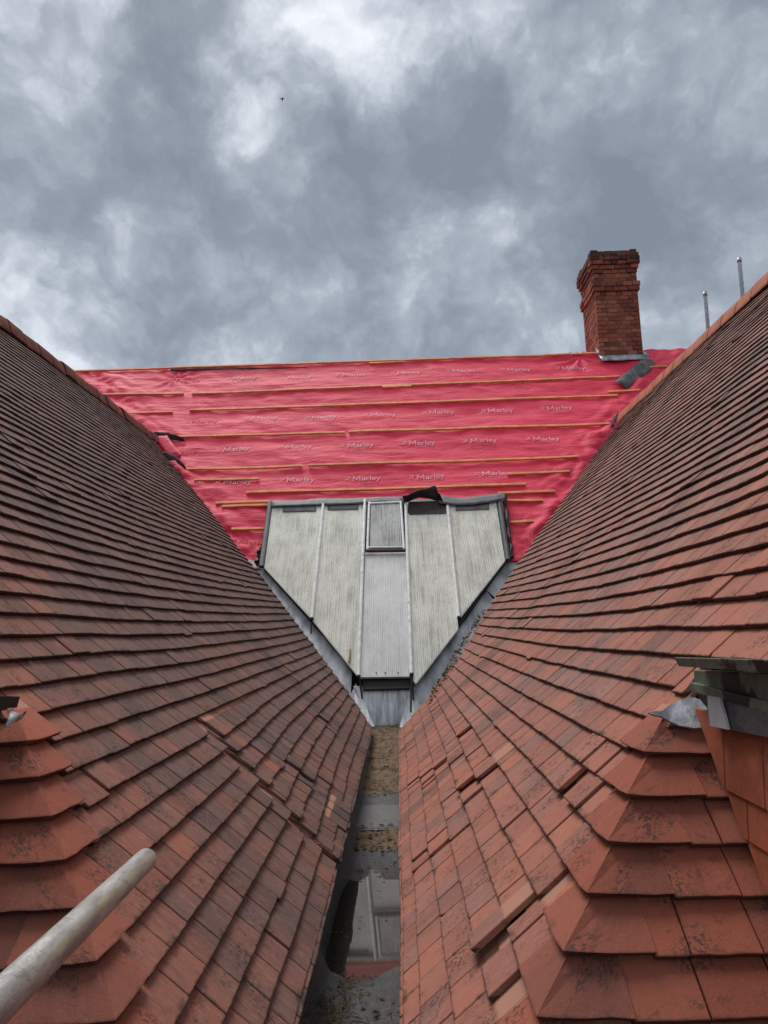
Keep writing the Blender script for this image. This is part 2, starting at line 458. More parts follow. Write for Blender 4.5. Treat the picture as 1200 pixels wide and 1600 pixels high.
def floor_mat():
    mt, t, bs = mat_base('gutter bed: felt, silt, leaf litter', .8, .4)
    pos = t.new('ShaderNodeNewGeometry').outputs['Position']
    age = t.new('ShaderNodeAttribute', attribute_name='age').outputs['Fac']       # how silted this stretch is
    n = t.noise(pos, 7, 6, .65); f = t.noise(pos, 55, 6, .7); sp = t.noise(t.scale(pos, (40, 90, 40)), 1.0, 5, .7)
    silt = t.mix(f, (.085, .052, .032), (.29, .18, .102))
    silt = t.mix(t.math('MULTIPLY', t.step(sp, .54, .66), .75), silt, (.035, .026, .02))
    silt = t.mix(t.math('MULTIPLY', t.step(n, .46, .62), .8), silt, (.05, .036, .026))
    felt = t.mix(n, (.058, .053, .054), (.125, .116, .116))
    felt = t.mix(t.math('MULTIPLY', t.step(f, .56, .66), .55), felt, (.24, .225, .22))
    felt = t.mix(t.math('MULTIPLY', t.step(sp, .55, .66), .6), felt, (.03, .027, .025))
    k = t.step(t.math('ADD', age, t.math('MULTIPLY', t.math('SUBTRACT', n, .5), .9)), .40, .60)
    sz = t.new('ShaderNodeSeparateXYZ'); t.put(sz.inputs[0], pos)
    damp = t.step(t.math('ADD', sz.outputs[2], t.math('MULTIPLY', t.math('SUBTRACT', f, .5), .03)), WZ*S+.035, WZ*S+.002)
    gcol = t.mix(t.math('MULTIPLY', damp, .6), t.mix(k, felt, silt), (.022, .019, .017))
    t.put(bs.inputs['Base Color'], gcol)
    t.put(bs.inputs['Roughness'], t.math('ADD', t.math('MULTIPLY', k, .5), t.math('ADD', .18, t.math('MULTIPLY', f, .45))))
    bump(t, bs, t.math('ADD', f, t.math('ADD', n, sp)), .010)
    return mt


M['floor'] = floor_mat()


def water_mat():
    mt, t, bs = mat_base('standing rainwater', .02, .5)
    bs.inputs['Base Color'].default_value = (.030, .027, .024, 1)
    bs.inputs['IOR'].default_value = 1.70
    pos = t.new('ShaderNodeNewGeometry').outputs['Position']
    f = t.noise(pos, 60, 4, .7)
    t.put(bs.inputs['Roughness'], t.math('ADD', .035, t.math('MULTIPLY', t.step(f, .64, .72), .5)))
    t.put(bs.inputs['Base Color'], t.mix(t.step(f, .64, .70), (.036, .031, .026), (.16, .14, .12)))
    bump(t, bs, t.noise(t.scale(pos, (5, 3, 1)), 1.0, 1), .00015)
    return mt


M['water'] = water_mat()


def wet_mat():
    mt, t, bs = mat_base('film of water on felt', .3, .5)
    pos = t.new('ShaderNodeNewGeometry').outputs['Position']
    n = t.noise(pos, 12, 6, .65); f = t.noise(pos, 70, 5, .7)
    c = t.mix(n, (.06, .057, .057), (.15, .145, .145))
    c = t.mix(t.math('MULTIPLY', t.step(f, .55, .65), .6), c, (.03, .026, .024))
    t.put(bs.inputs['Base Color'], c)
    t.put(bs.inputs['Roughness'], t.math('ADD', .16, t.math('MULTIPLY', n, .5)))
    bump(t, bs, f, .003)
    return mt


M['wet'] = wet_mat()

# ---------------------------------------------------------------- survey planes
A = math.radians(48.5); SA, CA = math.sin(A), math.cos(A)
V3 = Vector


class Plane:
    """P = o + a*Y + v*Uv + w*N, with a measured along the courses and v up the slope"""
    def __init__(self, o, along, up):
        self.o, self.a, self.u = V3(o), V3(along), V3(up)
        self.n = self.a.cross(self.u).normalized()
        if self.n.z < 0: self.n = -self.n
    def at(self, a, v, w=0.0):
        return self.o+self.a*a+self.u*v+self.n*w
    def hit(self, px, w=0.0):
        r = pray(*px); t = (self.o+self.n*w).dot(self.n)/r.dot(self.n); p = r*t-self.o
        return p.dot(self.a), p.dot(self.u)


PL = Plane((-.271, 0, -1), (0, 1, 0), (-CA, 0, SA))          # left main slope
PR = Plane((-.0265, 0, -1), (0, 1, 0), (CA, 0, SA))          # right main slope
YHR, YHL = 1.137, 1.125
HR = Plane((0, YHR, -1), (1, 0, 0), (0, CA, SA))             # right hip end, faces the camera
HL = Plane((0, YHL, -1), (1, 0, 0), (0, CA, SA))
Y0 = 7.55
PF = Plane((0, Y0, -1), (1, 0, 0), (0, CA, SA))              # membrane roof across the end
RIDGE_L, RIDGE_R = 5.45, 5.55


def project(p):
    q = V3(p); d = q.dot(fwd)
    if d < .05: return None
    return 600+F_PX*q.dot(rgt)/d, 800-F_PX*q.dot(upv)/d


def sag(y, v, seed):
    s = math.sin(math.pi*min(1, max(0, (y-1.0)/7.6)))
    f = min(1, max(0, v/1.0))*(1-.6*max(0, min(1, (v-1.5)/3.5)))
    xe_ = (YHL if seed < 10 else YHR)+min(v, 1.1)*CA
    nf = min(1, max(0, (y-xe_-.08)/.5))
    return -.06*s*f + nf*.010*noise.noise(V3((y*.9, v*1.1, seed))) + nf*.005*noise.noise(V3((y*2.7, v*3.1, seed+9)))


def clip(poly, n, d):
    """keep the side n.p <= d"""
    out = []
    for i in range(len(poly)):
        p, q = poly[i], poly[(i+1) % len(poly)]
        a = n[0]*p[0]+n[1]*p[1]-d; b = n[0]*q[0]+n[1]*q[1]-d
        if a <= 0: out.append(p)
        if (a < 0 < b) or (b < 0 < a):
            t = a/(a-b); out.append((p[0]+t*(q[0]-p[0]), p[1]+t*(q[1]-p[1])))
    return out


def area(poly):
    return abs(sum(poly[i][0]*poly[(i+1) % len(poly)][1]-poly[(i+1) % len(poly)][0]*poly[i][1] for i in range(len(poly))))/2


TH, TW, TL = .0138, .1375, .205


def tile_geo(pl, poly, vt, ac, k_tilt, lift, sagf, rot, fine, jag=1.0, th=TH):
    """one tile: polygon in (a, v), top surface meets w=lift at the tail; returns V, F, uv, local"""
    pts = []
    n = len(poly)
    for i in range(n):
        p, q = poly[i], poly[(i+1) % n]
        L = math.hypot(q[0]-p[0], q[1]-p[1])
        tail = abs(p[1]-vt) < .004 and abs(q[1]-vt) < .004
        m = 1
        if fine: m = max(1, min(7, int(L/.022))) if tail else max(1, min(4, int(L/.05)))
        for j in range(m):
            t = j/m
            x, y = p[0]+t*(q[0]-p[0]), p[1]+t*(q[1]-p[1])
            if fine and j > 0:
                am = (.0011 if tail else .0007)*jag
                y += U(-am, am) if tail else 0
                x += 0 if tail else U(-am, am)
            pts.append((x, y))
    c0, s0 = math.cos(rot), math.sin(rot)
    cx, cy = ac, vt+.05
    pts = [(cx+(x-cx)*c0-(y-cy)*s0, cy+(x-cx)*s0+(y-cy)*c0) for x, y in pts]
    mx, my = sum(p[0] for p in pts)/len(pts), sum(p[1] for p in pts)/len(pts)
    def wtop(x, y):
        return lift-(y-vt)*k_tilt - .0010*((x-ac)/.07)**2 + sagf(x, y)
    N = len(pts); V = []; uv = []; lo = []
    if fine:
        b = .0016
        for x, y in pts:
            ix, iy = x+(b if x < mx else -b), y+(b if y < my else -b)
            V.append(pl.at(ix, iy, wtop(ix, iy))); uv.append((x, y)); lo.append((x-ac, y-vt))
        for x, y in pts:
            V.append(pl.at(x, y, wtop(x, y)-b)); uv.append((x, y)); lo.append((x-ac, y-vt))
        for x, y in pts:
            V.append(pl.at(x, y, wtop(x, y)-th)); uv.append((x, y)); lo.append((x-ac, y-vt-.02))
        # centre line gives the camber
        F = [tuple(range(N))]
        for r in (0, 1):
            F += [(r*N+(i+1) % N, r*N+i, (r+1)*N+i, (r+1)*N+(i+1) % N) for i in range(N)]
        F.append(tuple(range(2*N, 3*N))[::-1])
    else:
        for x, y in pts:
            V.append(pl.at(x, y, wtop(x, y))); uv.append((x, y)); lo.append((x-ac, y-vt))
        for x, y in pts:
            V.append(pl.at(x, y, wtop(x, y)-th)); uv.append((x, y)); lo.append((x-ac, y-vt-.02))
        F = [tuple(range(N)), tuple(range(N, 2*N))[::-1]]+[((i+1) % N, i, N+i, N+(i+1) % N) for i in range(N)]
    if pl.a.cross(pl.u).z < 0: F = [f[::-1] for f in F]
    return V, F, uv, lo


def seen_area(pl, poly, vt, gauge):
    """how large the bare part of a tile shows in the photograph, in square pixels"""
    P = [project(pl.at(x, min(y, vt+gauge), 0)) for x, y in poly]
    if any(p is None for p in P): return 0
    cx, cy = sum(p[0] for p in P)/len(P), sum(p[1] for p in P)/len(P)
    if not (-25 < cx < 1225 and 300 < cy < 1640): return 0
    return area(P)


def make_roof(side):
    pl, hp = (PL, HL) if side == 'L' else (PR, HR)
    gauge, ph = (G_L, PH_L) if side == 'L' else (G_R, PH_R)
    ridge = RIDGE_L if side == 'L' else RIDGE_R
    yh = YHL if side == 'L' else YHR
    sgn = -1 if side == 'L' else 1
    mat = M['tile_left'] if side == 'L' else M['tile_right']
    seed = 3.1 if side == 'L' else 17.7
    if side == 'L':
        ve = [(583, 1138), (560, 1100), (520, 1045), (490, 1005), (440, 940), (400, 888), (350, 820), (300, 760), (262, 715), (238, 684)]
        root = empty('tiled_roof', (-.271, 1.1, -1), 'dark brown tiled roof slope left of the gutter, under a dark red ridge', 'roof', 'old tiled roof slopes either side of the gutter')
    else:
        ve = [(627, 1137), (662, 1092), (702, 1037), (737, 985), (762, 945), (807, 880), (850, 820), (890, 765), (925, 715), (960, 668)]
        root = empty('tiled_roof', (-.0265, 1.1, -1), 'paler pinkish tiled roof slope right of the gutter, under an orange ridge', 'roof', 'old tiled roof slopes either side of the gutter')
    ve = sorted([(v, a) for a, v in (pl.hit(p) for p in ve)])
    ve = [(-.2, ve[0][1])]+ve+[(6.2, ve[-1][1]+.5)]
    def edge(v):
        for (v0, a0), (v1, a1) in zip(ve, ve[1:]):
            if v0 <= v <= v1 or v1 == ve[-1][0]:
                return a0+(a1-a0)*(v-v0)/(v1-v0+1e-9), (a1-a0)/(v1-v0+1e-9)
    WM = .195 if side == 'R' else .178
    HIPTOP = .93 if side == 'R' else 1.0
    EAVE2 = 1.155 if side == 'L' else 1.19                     # above this height the slope runs on past the hip
    if side == 'L':
        lifted = [((508, 1205), .012, .016), ((540, 1285), .014, .02), ((420, 1160), .008, .01)]
        gone = []
        fresh = [(108, 1290), (430, 1185), (300, 1330)]
    else:
        lifted = [((735, 1215), .018, .016), ((690, 1305), .014, .016), ((880, 1345), .016, .018), ((745, 1205), .014, .012), ((770, 1465), .02, .02), ((735, 1160), .012, .01), ((905, 1215), .016, .01), ((700, 1185), .016, .012), ((665, 1195), .012, .012)]
        gone = [(795, 1520)]
        fresh = [(870, 1370), (780, 1180), (1035, 1085), (788, 1530)]
    gaps = []
    for (p, q, wd) in (([((500, 1110), (520, 1128), .012), ((460, 1190), (490, 1215), .010), ((540, 1275), (562, 1292), .03)]) if side == 'L' else
                       ([((645, 1216), (662, 1199), .022), ((663, 1213), (699, 1181), .04), ((679, 1190), (706, 1166), .018), ((714, 1233), (741, 1207), .04), ((652, 1334), (699, 1289), .026), ((860, 1225), (920, 1180), .014), ((690, 1165), (720, 1140), .016), ((742, 1490), (800, 1436), .05), ((840, 1410), (890, 1352), .03)])):
        g0, g1 = pl.hit(p), pl.hit(q)
        gaps.append(((g0[0]+g1[0])/2, min(g0[1], g1[1]), max(g0[1], g1[1]), wd))
    CRE = 3.175                                                # a seam up the left slope where the courses have slid out of step
    cand = []
    sg = lambda x, y: sag(x, y, seed)
    nk = int((ridge-ph)/gauge)
    for k in range(-1, nk+1):
        vt0 = ph+k*gauge
        if k == -1: vt0 = max(ph, -.004)+.2*gauge-.006
        if k == 0: vt0 = max(vt0, -.004)
        y_lo = yh+vt0*CA+(WM if vt0 < HIPTOP else -.015) if vt0 < EAVE2 else (.25 if vt0 < 2.2 else .9)
        y_hi, sl_ = edge(vt0+.05)
        offs = (k % 2)*TW/2+U(-.006, .006)
        j0 = int((y_lo-offs)/TW)-1; j1 = int((y_hi-offs)/TW)+2
        for j in range(j0, j1):
            ac = offs+j*TW
            wav = .0045*noise.noise(V3((ac*1.3, k*.37, seed+4)))+.002*noise.noise(V3((ac*5, k*1.7, seed)))
            slip = random.gauss(0, .0007)
            slid = side == 'L' and vt0 < .86 and ac > CRE-.02
            if slid:
                slip -= .046*max(0, 1-max(0, ac-CRE)/1.5)*(1 if k > 0 else 0)+.006*noise.noise(V3((ac*8, k*2.1, 4)))
            if R() < .009: slip -= U(.005, .017)
            vt = vt0+wav+slip
            hw = TW/2-.0013-R()*.0012
            L = .13 if k == -1 else TL
            poly = [(ac-hw, vt), (ac+hw, vt), (ac+hw, vt+L), (ac-hw, vt+L)]
            poly = clip(poly, (-1, 0), -y_lo)
            if vt0 < EAVE2: poly = clip(poly, (-1, CA), -yh+(.02 if vt0 >= HIPTOP else -.016))
            if len(poly) < 3: continue
            if ac > y_hi-.6:
                e = y_hi+(U(-.06, .012) if side == 'R' and .25 < vt0 < 1.4 else U(-.025, .010))
                poly = clip(poly, (1, -sl_), e-sl_*(vt0+.05))
            glift = 0
            if side == 'L' and vt0 < .80 and abs(ac-CRE) < TW*1.2:
                jo = U(-.012, .012)
                if slid: poly = clip(poly, (-1, 0), -(CRE+.012+jo)); glift = U(.006, .014)
                else: poly = clip(poly, (1, 0), CRE-.016+jo)
                if len(poly) < 3: continue
            for (ga, gv0, gv1, gw_) in gaps:
                if gv0-.03 < vt+.05 < gv1+.03 and abs(ac-ga) < TW/2+gw_/2:
                    if ac < ga: poly = clip(poly, (1, 0), ga-gw_/2+U(-.006, .006)); glift = .004
                    else: poly = clip(poly, (-1, 0), -(ga+gw_/2+U(-.006, .006))); glift = .010
                    if len(poly) < 3: break
            if len(poly) < 3: continue
            if R() < .045:                                     # chipped corner
                cs = random.choice((-1, 1)); ex = ac+cs*hw; cc = U(.006, .022)
                poly = clip(poly, (cs*1.0, -U(.5, 1.0)), cs*ex-vt*.75-cc)if cc < 0 else clip(poly, (cs, -.8), cs*ex-.8*vt-cc)
                if len(poly) < 3: continue
            if vt0+L > ridge+.02: poly = clip(poly, (0, 1), ridge+.02)
            if len(poly) < 3 or area(poly) < .0022: continue
            xs = [p[0] for p in poly]
            if max(xs)-min(xs) < .022: continue
            c2 = project(pl.at(sum(xs)/len(xs), vt+.05, 0)) or (-999, -999)
            lift = U(0, .0028)+glift+(U(.002, .007) if R() < .03 else 0)
            rot = random.gauss(0, .003)
            ag = .0
            if side == 'L':
                ag = .56+.14*min(1, max(0, (vt-.4)/1.2))+.10*min(1, max(0, (ac-1.7)/2.0))-.34*max(0, 1-(ac-yh-vt*CA)/.75)
            else:
                ag = .38+.16*min(1, max(0, (vt-.35)/1.2))+.12*min(1, max(0, (vt-1.6)/1.2))-.20*max(0, 1-(ac-yh-vt*CA)/.6)
            ag += random.gauss(0, .075)
            tn = R()
            skip = frs = False
            for (gx, gy) in gone:
                g = pl.hit((gx, gy))
                if abs(g[0]-ac) < TW*.5 and vt <= g[1] < vt+gauge: skip = True
            if skip: continue
            for (lp, am, rad) in lifted:
                am = am*.62
                g = pl.hit(lp)
                if abs(g[0]-ac) < TW*.5+.02 and vt-.02 <= g[1] < vt+gauge: lift += am; rot += U(-.03, .03)
            for fp in fresh:
                g = pl.hit(fp)
                if abs(g[0]-ac) < TW*.5 and vt <= g[1] < vt+gauge: ag = -.15; tn = .65; frs = side == 'R' and fp[1] > 1250
            cand.append(dict(pl=pl, poly=poly, vt=vt, ac=ac, lift=lift, rot=rot, at=(tn, ag), sg=sg, A=seen_area(pl, poly, vt, gauge), mat=M['tile_fresh'] if frs else mat, step=.0168-.0052*min(1, max(0, (vt-1.6)/2.4))))
    # hip-end tiles
    xe = pl.o.x
    x_far = sgn*.742 if side == 'R' else -1.55
    for k in range(-1, 11):
        vt0 = ph+k*gauge
        if k == -1: vt0 = ph+.2*gauge
        x_h = xe+sgn*(vt0*CA)                                  # hip line at this height
        x0 = x_h+sgn*(.172 if vt0 < HIPTOP else -.01)
        if vt0 > HIPTOP: break
        for j in range(0, 9):
            ac = x0+sgn*(TW*(j+.5)) - (sgn*TW/2 if k % 2 else 0)
            vt = vt0+.002*noise.noise(V3((ac*3, k, seed)))+random.gauss(0, .0012)
            hw = TW/2-.0014
            poly = [(ac-hw, vt), (ac+hw, vt), (ac+hw, vt+TL), (ac-hw, vt+TL)]
            poly = clip(poly, (-sgn, 0), -sgn*x0)
            poly = clip(poly, (sgn, 0), sgn*x_far) if side == 'R' else clip(poly, (sgn, 0), 1.6)
            poly = clip(poly, (-sgn, CA), -sgn*xe-.016)
            if len(poly) < 3 or area(poly) < .003: continue
            sgz = lambda x, y: .003*noise.noise(V3((x*4, y*4, seed+30)))
            cand.append(dict(pl=hp, poly=poly, vt=vt, ac=ac, lift=U(0, .0025), rot=random.gauss(0, .006), at=(R(), random.gauss(.12, .12)), sg=sgz, A=seen_area(hp, poly, vt, gauge)*1.2, mat=M['tile_hip'], step=.0172))
    # older clay showing through the gaps
    for (ga, gv0, gv1, gw_) in gaps+([(CRE, .02, .80, .05)] if side == 'L' else []):
        v = max(.03, gv0-gauge*.5)
        while v < gv1+gauge*.5:
            a0_, a1_ = ga-.065, ga+.065
            cand.append(dict(pl=pl, poly=[(a0_, v), (a1_, v), (a1_, v+gauge*1.5), (a0_, v+gauge*1.5)], vt=v, ac=ga, lift=-.019, rot=U(-.03, .03), at=(U(.3, .8), U(-.1, .25)), sg=sg, A=0, mat=mat, step=.0130, base=gauge*1.3))
            v += gauge
    cand.sort(key=lambda c: -c['A'])
    rest = MB(); rest_h = MB()
    for i, c in enumerate(cand):
        fine = i < 900 and c['A'] > 8
        jag = 1.0
        V, F, uv, lo = tile_geo(c['pl'], c['poly'], c['vt'], c['ac'], c['step']/gauge, c['lift'], c['sg'], c['rot'], fine, jag)
        if 'base' in c and R() < .7: lo = [(x_, y_+c['base']) for x_, y_ in lo]
        if i < 300:
            MB().add(V, F, uv, lo, c['at']).build('tile', c['mat'], root)
        else:
            (rest_h if c['mat'] is M['tile_hip'] else rest).add(V, F, uv, lo, c['at'])
    rest.build('tile_field', mat, root, kind='stuff')
    if rest_h.v: rest_h.build('hip_tile_field', M['tile_hip'], root, kind='stuff')
    # angular hip tiles
    for k in range(0, 12):
        vt = ph+k*gauge+.004
        if vt > HIPTOP: break
        W, W2, L = WM, .171, .150
        a_h = lambda v: yh+v*CA
        x_h = lambda v: xe+sgn*v*CA
        tn, ag = R(), random.gauss(.05, .10)
        hl = .012                                              # the arris stands a little proud
        def w_(v): return .006-(v-vt)*.215
        V = []; uv = []; lo = []
        jit = [U(-.002, .002) for _ in range(8)]
        ns = 4
        # rows from tail to head; columns: main wing outer .. hip .. end wing outer
        rows = []
        for r in range(3):
            v = vt+L*r/2
            row = []
            for s_ in range(ns, 0, -1):
                q = s_/ns
                row.append(pl.at(a_h(vt)*q+a_h(v)*(1-q)+W*q, v+(jit[s_ % 8] if r == 0 else 0), w_(v)+hl*(1-q)**2*.6))
            row.append((pl.at(a_h(v), v, w_(v)+hl*.8)+hp.at(x_h(v), v, w_(v)+hl*.8))/2)
            for s_ in range(1, ns+1):
                q = s_/ns
                row.append(hp.at(x_h(vt)*q+x_h(v)*(1-q)+sgn*W2*q, v+(jit[(s_+3) % 8] if r == 0 else 0), w_(v)+hl*(1-q)**2*.6))
            rows.append(row)
        nc = len(rows[0])
        nrmv = (pl.n+hp.n).normalized()
        top = [p for row in rows for p in row]
        for r in range(3):
            for ci in range(nc):
                q = (ns-ci)/ns*W if ci < ns else (ci-ns)/ns*W2; uv.append((q*(1 if ci < ns else -1)+k*3.1+L*r/2*.66*(1-abs(ci-ns)/ns), L*r/2)); lo.append((0.0, L*r/2))
        bot = [p-(pl.n if (i % nc) < ns else hp.n if (i % nc) > ns else nrmv)*.0135 for i, p in enumerate(top)]
        F = []
        T = len(top)
        for r in range(2):
            for ci in range(nc-1):
                i0 = r*nc+ci
                F.append((i0, i0+1, i0+nc+1, i0+nc)); F.append((T+i0, T+i0+nc, T+i0+nc+1, T+i0+1))
        for ci in range(nc-1):
            F.append((ci+1, ci, T+ci, T+ci+1)); j = 2*nc+ci; F.append((j, j+1, T+j+1, T+j))
        for r in range(2):
            F.append((r*nc, r*nc+nc, T+r*nc+nc, T+r*nc)); e = r*nc+nc-1; F.append((e+nc, e, T+e, T+e+nc))
        if side == 'L': F = [f[::-1] for f in F]
        MB().add(top+bot, F, uv*2, lo+[(a_, b_-.02) for a_, b_ in lo], (tn, ag)).build('hip_tile', M['tile_hip'], root)
    # deck: solid roof body under the tiles
    dk = MB()
    w0 = -.13
    v_top = ridge+.02
    apex = pl.at(0, v_top, w0)
    sec_hi = lambda y: [pl.at(y, EAVE2-.06, w0-.06), apex+V3((0, y, 0)), V3((2*apex.x-pl.at(0, EAVE2-.06, w0).x, y, pl.at(0, EAVE2-.06, w0-.06).z))]
    ye = edge(5.0)[0]+.6
    dk.prism(sec_hi(.1), (0, ye-.1, 0))
    dk.build('roof_deck', M['deck'], root)
    dk = MB()
    zb = -1.25
    a1, a2 = yh+.12, Y0+.3
    b0 = pl.at(a1, -.005, w0-.02); b1 = pl.at(a2, -.005, w0-.02)
    e0 = pl.at(yh+EAVE2*CA+.12, EAVE2, w0-.02); e1 = pl.at(a2, EAVE2, w0-.02)
    far = sgn*1.9
    h0 = V3((far, b0.y, b0.z)); h1 = V3((far, e0.y, e0.z)); h2 = V3((far, e1.y, e1.z))
    bot = [V3((p.x, p.y, zb)) for p in (b0, b1, V3((far, a2, 0)), h0)]
    P = [b0, b1, e1, e0, h0, h1, h2]+bot
    dk.add(P, [(0, 1, 2, 3), (0, 3, 5, 4), (3, 2, 6, 5), (7, 8, 1, 0), (7, 0, 4, 10), (1, 8, 9, 6, 2), (10, 4, 5, 6, 9), (7, 10, 9, 8)])
    dk.build('eaves_deck', M['deck'], root)
    # ridge tiles
    y = .9; rl = .335 if side == 'R' else .30
    yend = edge(ridge-.25)[0]+.12
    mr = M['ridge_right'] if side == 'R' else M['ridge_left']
    while y < yend:
        l = rl*U(.96, 1.04)
        if y > 4.5:
            z_ = U(-.006, .006) if side == 'R' else U(-.012, .016)
            tl = U(-.01, .01) if side == 'R' else U(-.02, .02)
            apx = pl.at(0, ridge, .035); wl = .135
            sec = []
            ax = V3((pl.at(0, ridge+.01, 0).x, 0, apx.z+.035))
            other = Plane((0, 0, 0), (0, 1, 0), (-pl.u.x, 0, pl.u.z))
            cz_ = pl.at(0, ridge, 0).z
            for hx, hz in ((-.092, -.075), (-.070, -.005), (-.045, .052), (0, .075), (.045, .052), (.070, -.005), (.092, -.075)): sec.append(V3((ax.x+hx, 0, cz_+hz)))
            sin_ = [p-V3((0, 0, .022)) for p in sec]
            prof = sec+sin_[::-1]
            b = MB(); n = len(prof)
            Pa = [p+V3((0, y+.008, z_+tl*.5)) for p in prof]; Pb = [p+V3((0, y+l-.008, z_-tl*.5)) for p in prof]
            m = len(sec)
            Fq = [(i, i+1, n+i+1, n+i) for i in range(n-1)]+[(n-1, 0, n, 2*n-1)]
            for i in range(m-1): Fq.append((i, n-1-i, n-2-i, i+1)); Fq.append((n+i, n+i+1, 2*n-2-i, 2*n-1-i))
            b.add(Pa+Pb, Fq, at=(R(), R())).build('ridge_tile', mr, root, bevel=.004)
        y += l
    bed = MB(); ax = pl.at(0, ridge, .0)
    bed.prism([ax+V3((0, 4.4, .035)), ax-pl.u*.115+V3((0, 4.4, .0))+pl.n*.006, V3((2*ax.x-(ax-pl.u*.115).x, 4.4, (ax-pl.u*.115).z))], (0, yend-4.4, 0))
    bed.build('ridge_mortar', M['brickcore'], root)
    return root


roof_l = make_roof('L')
roof_r = make_roof('R')

# ---------------------------------------------------------------- membrane roof
HFpx = PF.hit((600, 563))
VR = HFpx[1]
rm = empty('membrane_roof', (0, Y0, -1), 'stripped roof slope covered in bright red membrane and timber battens', 'roof')
XL, XR_ = -7.2, 7.2
V0 = PF.hit((402, 888))[1]-.05


def valley_x(v, s):
    return (-.271-v*CA) if s < 0 else (-.0265+v*CA)


def mwrk(x, v):
    n = noise.noise
    h = .030*n(V3((x*.55, v*1.9, 1.3)))+.014*n(V3((x*1.6, v*4.6, 4.1)))
    h += .013*n(V3(((x+v*.6)*4.0, (x*.6-v)*1.3, 7.7)))+.010*n(V3(((x-v*.8)*1.3, (x*.8+v)*4.5, 9.1)))
    h += .013*abs(n(V3((x*1.6, v*9.0, 2.2))))
    for s in (-1, 1):
        d = abs(x-valley_x(v, s))
        if d < .75:
            e = (1-d/.75)**1.3
            h += e*(.05*n(V3((x*3.2+v*1.5, v*2.2, 11+s)))+.05*abs(n(V3(((x-s*v)*4.5, (x+s*v)*1.2, 5.5))))+.03*n(V3((x*7, v*7, 3.5))))+.02*e
    # gathered folds that fan out of the chimney foot and above the left hand flap
    for (cx, cy, rad, am) in ((3.55, VR-.15, .8, .05), (-4.0, VR-.45, .8, .025)):
        d = math.hypot(x-cx, v-cy)
        if d < rad: h += am*(1-d/rad)*math.sin(9*math.atan2(v-cy, x-cx)+2*n(V3((x*2, v*2, 0))))*.6
    return h


mb = MB(); NX, NV = 420, 190
gx = [XL+(XR_-XL)*i/NX for i in range(NX+1)]; gv = [V0+(VR-V0)*j/NV for j in range(NV+1)]
V = [PF.at(x, v, .0+mwrk(x, v)) for v in gv for x in gx]
Fq = [(j*(NX+1)+i, j*(NX+1)+i+1, (j+1)*(NX+1)+i+1, (j+1)*(NX+1)+i) for j in range(NV) for i in range(NX)]
mb.add(V, Fq, [(x, v) for v in gv for x in gx])
# over the ridge and down the other side
b = len(mb.v)
top = PF.at(0, VR, 0)
V2 = []; uv2 = []
for j in range(1, 9):
    t = j*.35
    for x in gx:
        V2.append(V3((x, top.y+t*CA+.05, top.z-t*SA+.02*noise.noise(V3((x, t*2, 3)))))); uv2.append((x, VR+t))
mb.v += [tuple(p) for p in V2]; mb.uv += uv2; mb.lo += [(0, 0)]*len(V2); mb.at += [(.5, .5)]*len(V2)
l0 = NV*(NX+1)
for j in range(8):
    for i in range(NX):
        a0 = (l0+i) if j == 0 else b+(j-1)*(NX+1)+i
        c0 = b+j*(NX+1)+i
        mb.f.append((a0, a0+1, c0+1, c0))
mb.build('membrane', M['membrane'], rm, smooth=True)
bd = MB(); yb = PF.at(0, VR-.05, -.08)
lo_ = PF.at(0, .3, -.1)
bd.prism([V3((XL, lo_.y, lo_.z)), V3((XL, yb.y, yb.z)), V3((XL, 2*yb.y-lo_.y, lo_.z))], (XR_-XL, 0, 0)).build('roof_body', M['deck'], rm)


def batten(p, q, th=.042, hg=.030, w=.006, jit=True):
    a, v = PF.hit(p, w+hg); c, d = PF.hit(q, w+hg)
    n = max(2, int(abs(c-a)/.35))
    b = MB(); P = []
    hs = max(mwrk(a+(c-a)*i/n, v+(d-v)*i/n) for i in range(n+1))*.5
    for i in range(n+1):
        t = i/n; x, y = a+(c-a)*t, v+(d-v)*t
        h = w+hs*.6+mwrk(x, y)*.35
        for dv, dw in ((-th/2, 0), (th/2, 0), (th/2, hg), (-th/2, hg)):
            P.append(PF.at(x, y+dv, h+dw))
    F = []
    for i in range(n):
        for k in range(4):
            F.append((i*4+k, i*4+(k+1) % 4, i*4+4+(k+1) % 4, i*4+4+k))
    F += [(3, 2, 1, 0), (n*4, n*4+1, n*4+2, n*4+3)]
    return b.add(P, F, at=(R(), R())).build('batten', M['batten'], rm)


for p, q in (((110, 580), (931, 552)), ((577, 567), (632, 564)),
             ((160, 617), (287, 615)), ((300, 615), (968, 588)), ((597, 605), (643, 603)),
             ((196, 647), (270, 644)), ((296, 640), (965, 617)), ((950, 612), (1000, 610)), ((581, 630), (641, 628)),
             ((256, 683), (539, 675)), ((545, 674), (952, 662)),
             ((292, 734), (472, 728)), ((482, 727), (903, 714)),
             ((304, 751), (405, 748)), ((792, 740), (890, 736)),
             ((385, 769), (821, 756)),
             ((337, 786), (421, 783)), ((347, 792), (420, 789)), ((778, 770), (867, 767)), ((785, 782), (848, 782)),
             ((362, 827), (415, 825)), ((786, 816), (833, 815)), ((1012, 575), (1042, 573))):
    batten(p, q)

